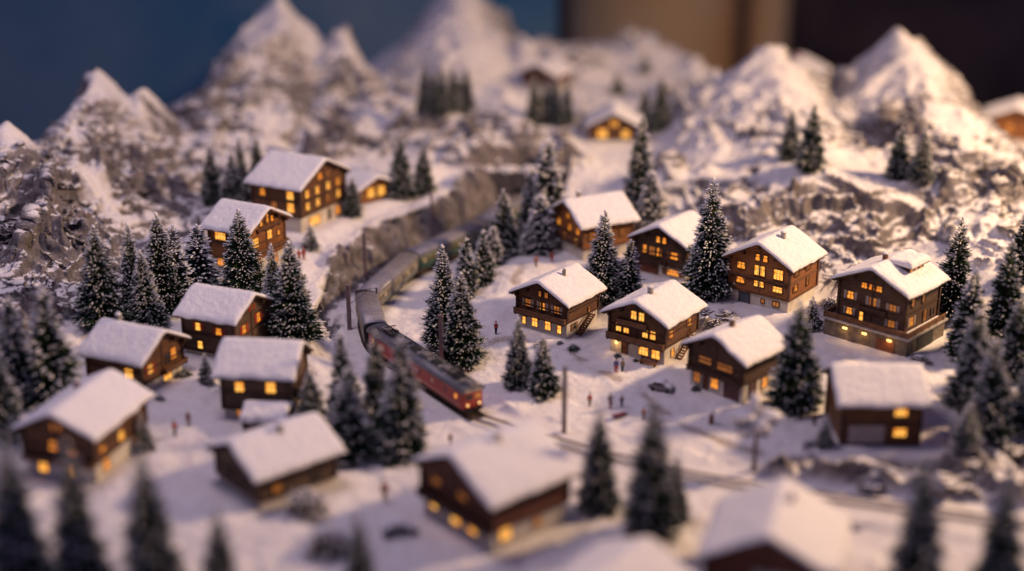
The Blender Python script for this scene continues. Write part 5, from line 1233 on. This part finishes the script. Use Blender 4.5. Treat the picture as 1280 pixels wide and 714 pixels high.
def person(px, py, hp, jacket, trousers, label, rz=0, pose=0, hat=None):
    x, y, z = at(px, py); s = scale_at((x, y, z)); h_ = hp / (s * math.cos(PITCH))
    o = thing('person', label, 'person', (x, y, z - .003), rz, 'tiny figures in the snow'); o.scale = (h_,) * 3
    st = (.05, .0) if pose != 1 else (.09, .06)
    aL, aR = [((-.13, -.01, .62), (-.15, -.05, .47)), ((-.14, -.05, .64), (-.10, -.16, .55)), ((-.16, 0, .70), (-.30, -.02, .74))][pose], [((.13, .0, .62), (.14, -.03, .46)), ((.15, .04, .62), (.16, .02, .47)), ((.14, 0, .62), (.15, -.06, .50))][pose]
    V = [(0, 0, .50), (0, 0, .64), (0, 0, .77), (0, -.005, .85), (0, -.01, .94),
         (-.10, 0, .77), aL[0], aL[1], (.10, 0, .77), aR[0], aR[1],
         (-.05, 0, .47), (-.06, -st[1], .26), (-.055, st[1] * .3, .04), (-.055, -.045 + st[1] * .3, .015), (.05, 0, .47), (.06, st[1], .26), (.06, st[1], .04), (.06, -.045 + st[1], .015)]
    E = [(0, 1), (1, 2), (2, 3), (3, 4), (2, 5), (5, 6), (6, 7), (2, 8), (8, 9), (9, 10), (0, 11), (11, 12), (12, 13), (13, 14), (0, 15), (15, 16), (16, 17), (17, 18)]
    Rd = [.07, .065, .065, .035, .062, .035, .028, .02, .035, .028, .02, .05, .038, .026, .022, .05, .038, .026, .022]
    skin_mesh('body', 'skin', V, E, Rd, o)
    j = [0, 1, 2, 5, 6, 7, 8, 9, 10]; mp = {v: i for i, v in enumerate(j)}
    VJ = [V[i] for i in j]; VJ[5] = tuple(np.array(V[6]) * .2 + np.array(V[7]) * .8); VJ[8] = tuple(np.array(V[9]) * .2 + np.array(V[10]) * .8)
    skin_mesh('jacket', jacket, VJ, [(mp[a], mp[b_]) for a, b_ in E if a in mp and b_ in mp], [.088, .083, .078, .048, .040, .032, .048, .040, .032], o)
    t = [0, 11, 12, 13, 14, 15, 16, 17, 18]; mp = {v: i for i, v in enumerate(t)}
    skin_mesh('trousers', trousers, [V[i] for i in t], [(mp[a], mp[b_]) for a, b_ in E if a in mp and b_ in mp], [.08, .062, .050, .038, .03, .062, .050, .038, .03], o)
    hm = MB().blob((0, .008, .965), .068, 9, 2, .08, (1, 1.05, .85)); hm.build('hat' if hat else 'hair', hat or 'hair_brown', o, smooth=True)
    return o
person(620, 418, 17, 'cloth_red', 'cloth_black', 'tiny red-jacketed figure with black trousers on the slope left of the chimney chalet', .4, 1, 'cloth_red')
person(670, 334, 15, 'cloth_orange', 'cloth_brown', 'tiny orange-brown figure at the top of the bank behind the chimney chalet', 0, 0)
person(690, 328, 14, 'cloth_red', 'cloth_red', 'tiny all-red figure right of the orange-brown one at the bank top', .5, 0, 'cloth_red')
person(374, 326, 15, 'cloth_red', 'cloth_orange', 'left figure of the red pair on the left shelf path', .2, 0)
person(380, 325, 16, 'cloth_red', 'cloth_red', 'right figure of the red pair on the left shelf path', -.2, 0, 'cloth_red')
person(770, 466, 19, 'cloth_blue', 'cloth_red', 'figure in blue top and red trousers before the two-balcony chalet door', 0, 0)
person(778, 465, 17, 'cloth_olive', 'cloth_black', 'olive-clothed companion beside the blue and red figure', .3, 1)
person(737, 508, 18, 'cloth_red', 'cloth_olive', 'figure in red jacket standing on the open snow below the dirt track', .3, 0)
person(763, 511, 20, 'cloth_navy', 'cloth_plum', 'dark blue figure with arm stretched sideways on the open snow', math.pi, 2)
person(777, 509, 16, 'cloth_black', 'cloth_navy', 'smaller black-clothed figure right of the arm-stretching one', .2, 1, 'cloth_plum')
person(804, 525, 17, 'cloth_orange', 'cloth_brown', 'orange-brown figure half behind the tall blurred centre fir', 0, 0)
person(1018, 532, 18, 'cloth_plum', 'cloth_navy', 'plum-clothed figure left of the small blurred fir near the garage house', 0, 0)
person(236, 532, 19, 'cloth_plum', 'cloth_brown', 'dark red figure standing in the left hamlet between houses', .3, 0)
person(219, 545, 21, 'cloth_red', 'cloth_navy', 'blurred red-and-navy figure left of the dark red one in the left hamlet', .6, 1)
person(481, 626, 28, 'cloth_red', 'cloth_brown', 'blurred reddish figure in the foreground left of the large reddish chalet', .2, 0)
person(563, 556, 16, 'cloth_plum', 'cloth_navy', 'blurred dark figure in front of the locomotive beside the track', .2, 0)
# sled, bollard, bench
x, y, z = at(774, 521); o = thing('sled', 'dark violet sled lying on the snow below the three figures', 'sled', (x, y, z + .005), .5)
m = MB(); m.box(-.09, .09, -.035, .035, .02, .032); m.build('seat', 'cloth_plum', o, bevel=.004)
for sy in (-.028, .028):
    m = MB(); m.tube([(-.09, sy, .004), (.08, sy, .004), (.11, sy, .02), (.12, sy, .04)], .006, 6); m.build('runner', 'cloth_navy', o)
x, y, z = at(889, 530); o = thing('stone_post', 'short brown post with snow cap at the edge of the dirt track', 'post', (x, y, z), 0)
m = MB(); m.tube([(0, 0, -.03), (0, 0, .12), (0, 0, .15)], [.035, .028, .022], 10); m.build('post', 'door_brown', o); MB().blob((0, 0, .165), .042, 4, 2, .15, (1, 1, .7)).build('snow_cap', 'roof_snow', o, smooth=True)
x, y, z = at(707, 420); 
hB = HOUSES[1]
def on_house(h, lx, ly): 
    y_ = R(h['yaw']); return h['X'] + math.cos(y_) * lx - math.sin(y_) * ly, h['Y'] + math.sin(y_) * lx + math.cos(y_) * ly, h['Z']
bx = on_house(hB, .26, -hB['D'] / 2 - .13); o = thing('bench', 'reddish-brown wooden bench against the front wall of the two-balcony chalet', 'bench', bx, R(hB['yaw']))
m = MB(); m.box(-.14, .14, -.035, -.002, .05, .058); m.box(-.14, .14, .002, .035, .05, .058); m.build('seat', 'door_brown', o)
m = MB(); m.box(-.14, .14, .036, .042, .075, .11); m.build('backrest', 'door_brown', o)
for sx in (-.11, .11):
    m = MB(); m.box(sx - .006, sx + .006, -.03, .03, -.02, .05); m.box(sx - .006, sx + .006, .03, .042, 0, .11); m.build('leg', 'trim_dark', o)
# cars under snow
def car(px, py, Lc, rz, label):
    x, y, z = at(px, py); o = thing('parked_car', label, 'car', (x, y, z), rz, 'snow-covered parked cars')
    w_ = Lc * .40; s_ = Lc
    m = MB(); prof = [(-s_/2, .10*s_), (-s_/2, .24*s_), (-.36*s_, .27*s_), (-.26*s_, .38*s_), (.10*s_, .39*s_), (.24*s_, .27*s_), (.46*s_, .23*s_), (s_/2, .12*s_), (.48*s_, .08*s_), (-.48*s_, .08*s_)]
    m.prism([(a, b_) for a, b_ in prof], -w_/2, w_/2); m.build('body', 'metal_grey', o, bevel=.012)
    g = MB()
    for sy in (-1, 1): g.add([(-.28*s_, sy*(w_/2+.001), .27*s_), (.20*s_, sy*(w_/2+.001), .27*s_), (.09*s_, sy*(w_/2+.001), .37*s_), (-.24*s_, sy*(w_/2+.001), .37*s_)], [(0, 1, 2, 3)])
    for i_, part in enumerate(('side_window', 'side_window')):
        q = MB(); q.add(g.v[i_*4:i_*4+4], [(0, 1, 2, 3)]); q.build(part, 'pane_dark', o)
    for sx in (-.30, .30):
        for sy in (-1, 1):
            wq = MB(); wq.tube([(sx*s_, sy*w_/2*.86, .085*s_), (sx*s_, sy*w_/2*1.04, .085*s_)], .085*s_, 14); wq.build('wheel', 'black', o)
    sn = MB(); n1_, n2_ = 22, 12; vs = []
    for i in range(n1_):
        for j in range(n2_):
            a = -1 + 2 * i / (n1_ - 1); b_ = -1 + 2 * j / (n2_ - 1); xx = a * s_ * .47
            zz = float(np.interp(xx / s_, [-.5, -.36, -.26, .10, .24, .46, .5], [.24, .27, .38, .39, .27, .23, .12])) * s_
            e = max(0, 1 - a ** 8) ** .5 * max(0, 1 - b_ ** 6) ** .5
            vs.append((xx, b_ * w_ * .5, zz + .003 + .085 * s_ * e))
    fs = [(i*n2_+j, (i+1)*n2_+j, (i+1)*n2_+j+1, i*n2_+j+1) for i in range(n1_-1) for j in range(n2_-1)]
    sn.add(vs, fs).build('snow_cover', 'roof_snow', o, smooth=True)
car(827, 488, .34, R(-28), 'small grey car under snow parked beside the dirt track left of the dim chalet')
car(500, 668, .40, R(10), 'blurred grey car under snow in the foreground left of the large reddish chalet')

# snow laden lamp tree
x, y, z = at(942, 588); o = thing('snowy_young_tree', 'slim-stemmed young tree with five snow-laden leaf clumps in front of the dim chalet', 'tree', (x, y, z), 0)
m = MB(); m.tube([(0, 0, -.05), (.004, 0, .35), (0, 0, .62)], [.034, .028, .022], 10); tr = m.build('trunk', 'pole_mauve', o)
for k, (dx_, dy_, dz_, rr, sq) in enumerate([(-.17, 0, .70, .085, (1.25, .9, .55)), (-.03, .05, .82, .085, (.6, .7, 1.15)), (.16, .02, .70, .085, (1.2, .9, .6)), (.07, -.05, .60, .085, (.9, .8, .95)), (-.14, -.04, .56, .07, (1.3, .9, .45))]):
    m = MB(); m.tube([(0, 0, .50), (dx_ * .5, dy_ * .5, .56), (dx_, dy_, dz_ - .03)], [.010, .008, .005], 6); br = m.build('branch', 'bark', o)
    mb = MB(); rs = random.Random(k)
    for i in range(90):
        v = Vector((rs.uniform(-1, 1), rs.uniform(-1, 1), rs.uniform(-1, .3))).normalized() * rr * rs.uniform(.6, 1.15); v.x *= sq[0] * .95; c = Vector((dx_, dy_, dz_ - .03)) + v
        q = Vector((rs.uniform(-1, 1), rs.uniform(-1, 1), rs.uniform(-1, 1))) * rr * .3; q2 = q.cross(Vector((0, 0, 1))) * .6
        mb.add([c - q, c + q2, c + q, c - q2], [(0, 1, 2, 3)])
    mb.build('leaf_clump', 'needles_blue', br)
    MB().blob((dx_, dy_, dz_ + .012), rr * 1.4, 20 + k, 3, .3, sq).build('snow_cap', 'tree_snow', br, smooth=True)
# ------------------------------------------------------------------ light, room, camera
w = bpy.data.worlds.new('World'); scene.world = w; w.use_nodes = True
bg = w.node_tree.nodes['Background']; bg.inputs[0].default_value = (.30, .31, .72, 1); bg.inputs[1].default_value = .21

def area(name, loc, target, size, energy, color):
    l = bpy.data.lights.new(name, 'AREA'); l.shape = 'DISK'; l.size = size; l.energy = energy; l.color = color
    o = bpy.data.objects.new(name, l); COL.objects.link(o); o.location = loc
    o.rotation_euler = (Vector(target) - Vector(loc)).to_track_quat('-Z', 'Y').to_euler(); return o
area('key_light', (17, 20.5, 11.0), (3, 21, 0), 2.0, 4500, (1.0, .66, .38))
area('overhead_fill', (-5, 17, 15), (-2, 23, 0), 6, 850, (.97, .76, .86))  # unseen overhead fill, added for the soft lilac ambient light

simple('backdrop_paint', (.005, .10, .24), (.11, .18, .28), .16, .9, 0, 0, 3)
simple('cabinet_tan', (.85, .52, .20), (.95, .68, .34), .3, .8, 0)
simple('room_dark', (.05, .034, .03), (.22, .14, .10), .2, .9, 0)
b = MB(); b.box(-40, 1.35, 43, 43.3, -5, 14); o = b.build('painted_backdrop', 'backdrop_paint'); tag(o, 'dark blue painted backdrop board behind the left mountains', 'backdrop')
b = MB(); b.tube([(6.2, 64, -14), (6.2, 64, 10)], 3.7, 40); b.tube([(11.0, 62, -14), (11.0, 62, -.5)], .8, 20); o = b.build('tan_cupboard', 'cabinet_tan', smooth=False); tag(o, 'blurred tan cupboard rounded for soft shading in the dark room behind the low white hill', 'cupboard')  # built as cylinders so the sides fall off into soft shade
b = MB(); b.box(-40, 60, 80, 80.4, -24, 22); b.box(-40, 60, 8, 80, -24.4, -24); o = b.build('room_wall', 'room_dark'); tag(o, kind='structure')

cam = bpy.data.cameras.new('Camera'); co_ = bpy.data.objects.new('Camera', cam); COL.objects.link(co_)
co_.location = (0, 0, CAMH); co_.rotation_euler = (math.pi / 2 - PITCH, 0, 0)
cam.sensor_width = 36; cam.lens = F / 1280 * 36; cam.clip_end = 200; cam.clip_start = .05
cam.dof.use_dof = True; cam.dof.focus_distance = FOCUS; cam.dof.aperture_fstop = F / 1280 * .036 / .54
scene.camera = co_
scene.view_settings.view_transform = 'Standard'; scene.view_settings.look = 'None'; scene.view_settings.exposure = .2; scene.view_settings.gamma = 1
scene.cycles.use_denoising = True; scene.cycles.max_bounces = 5; scene.cycles.caustics_reflective = False; scene.cycles.caustics_refractive = False
scene.cycles.sample_clamp_indirect = 4
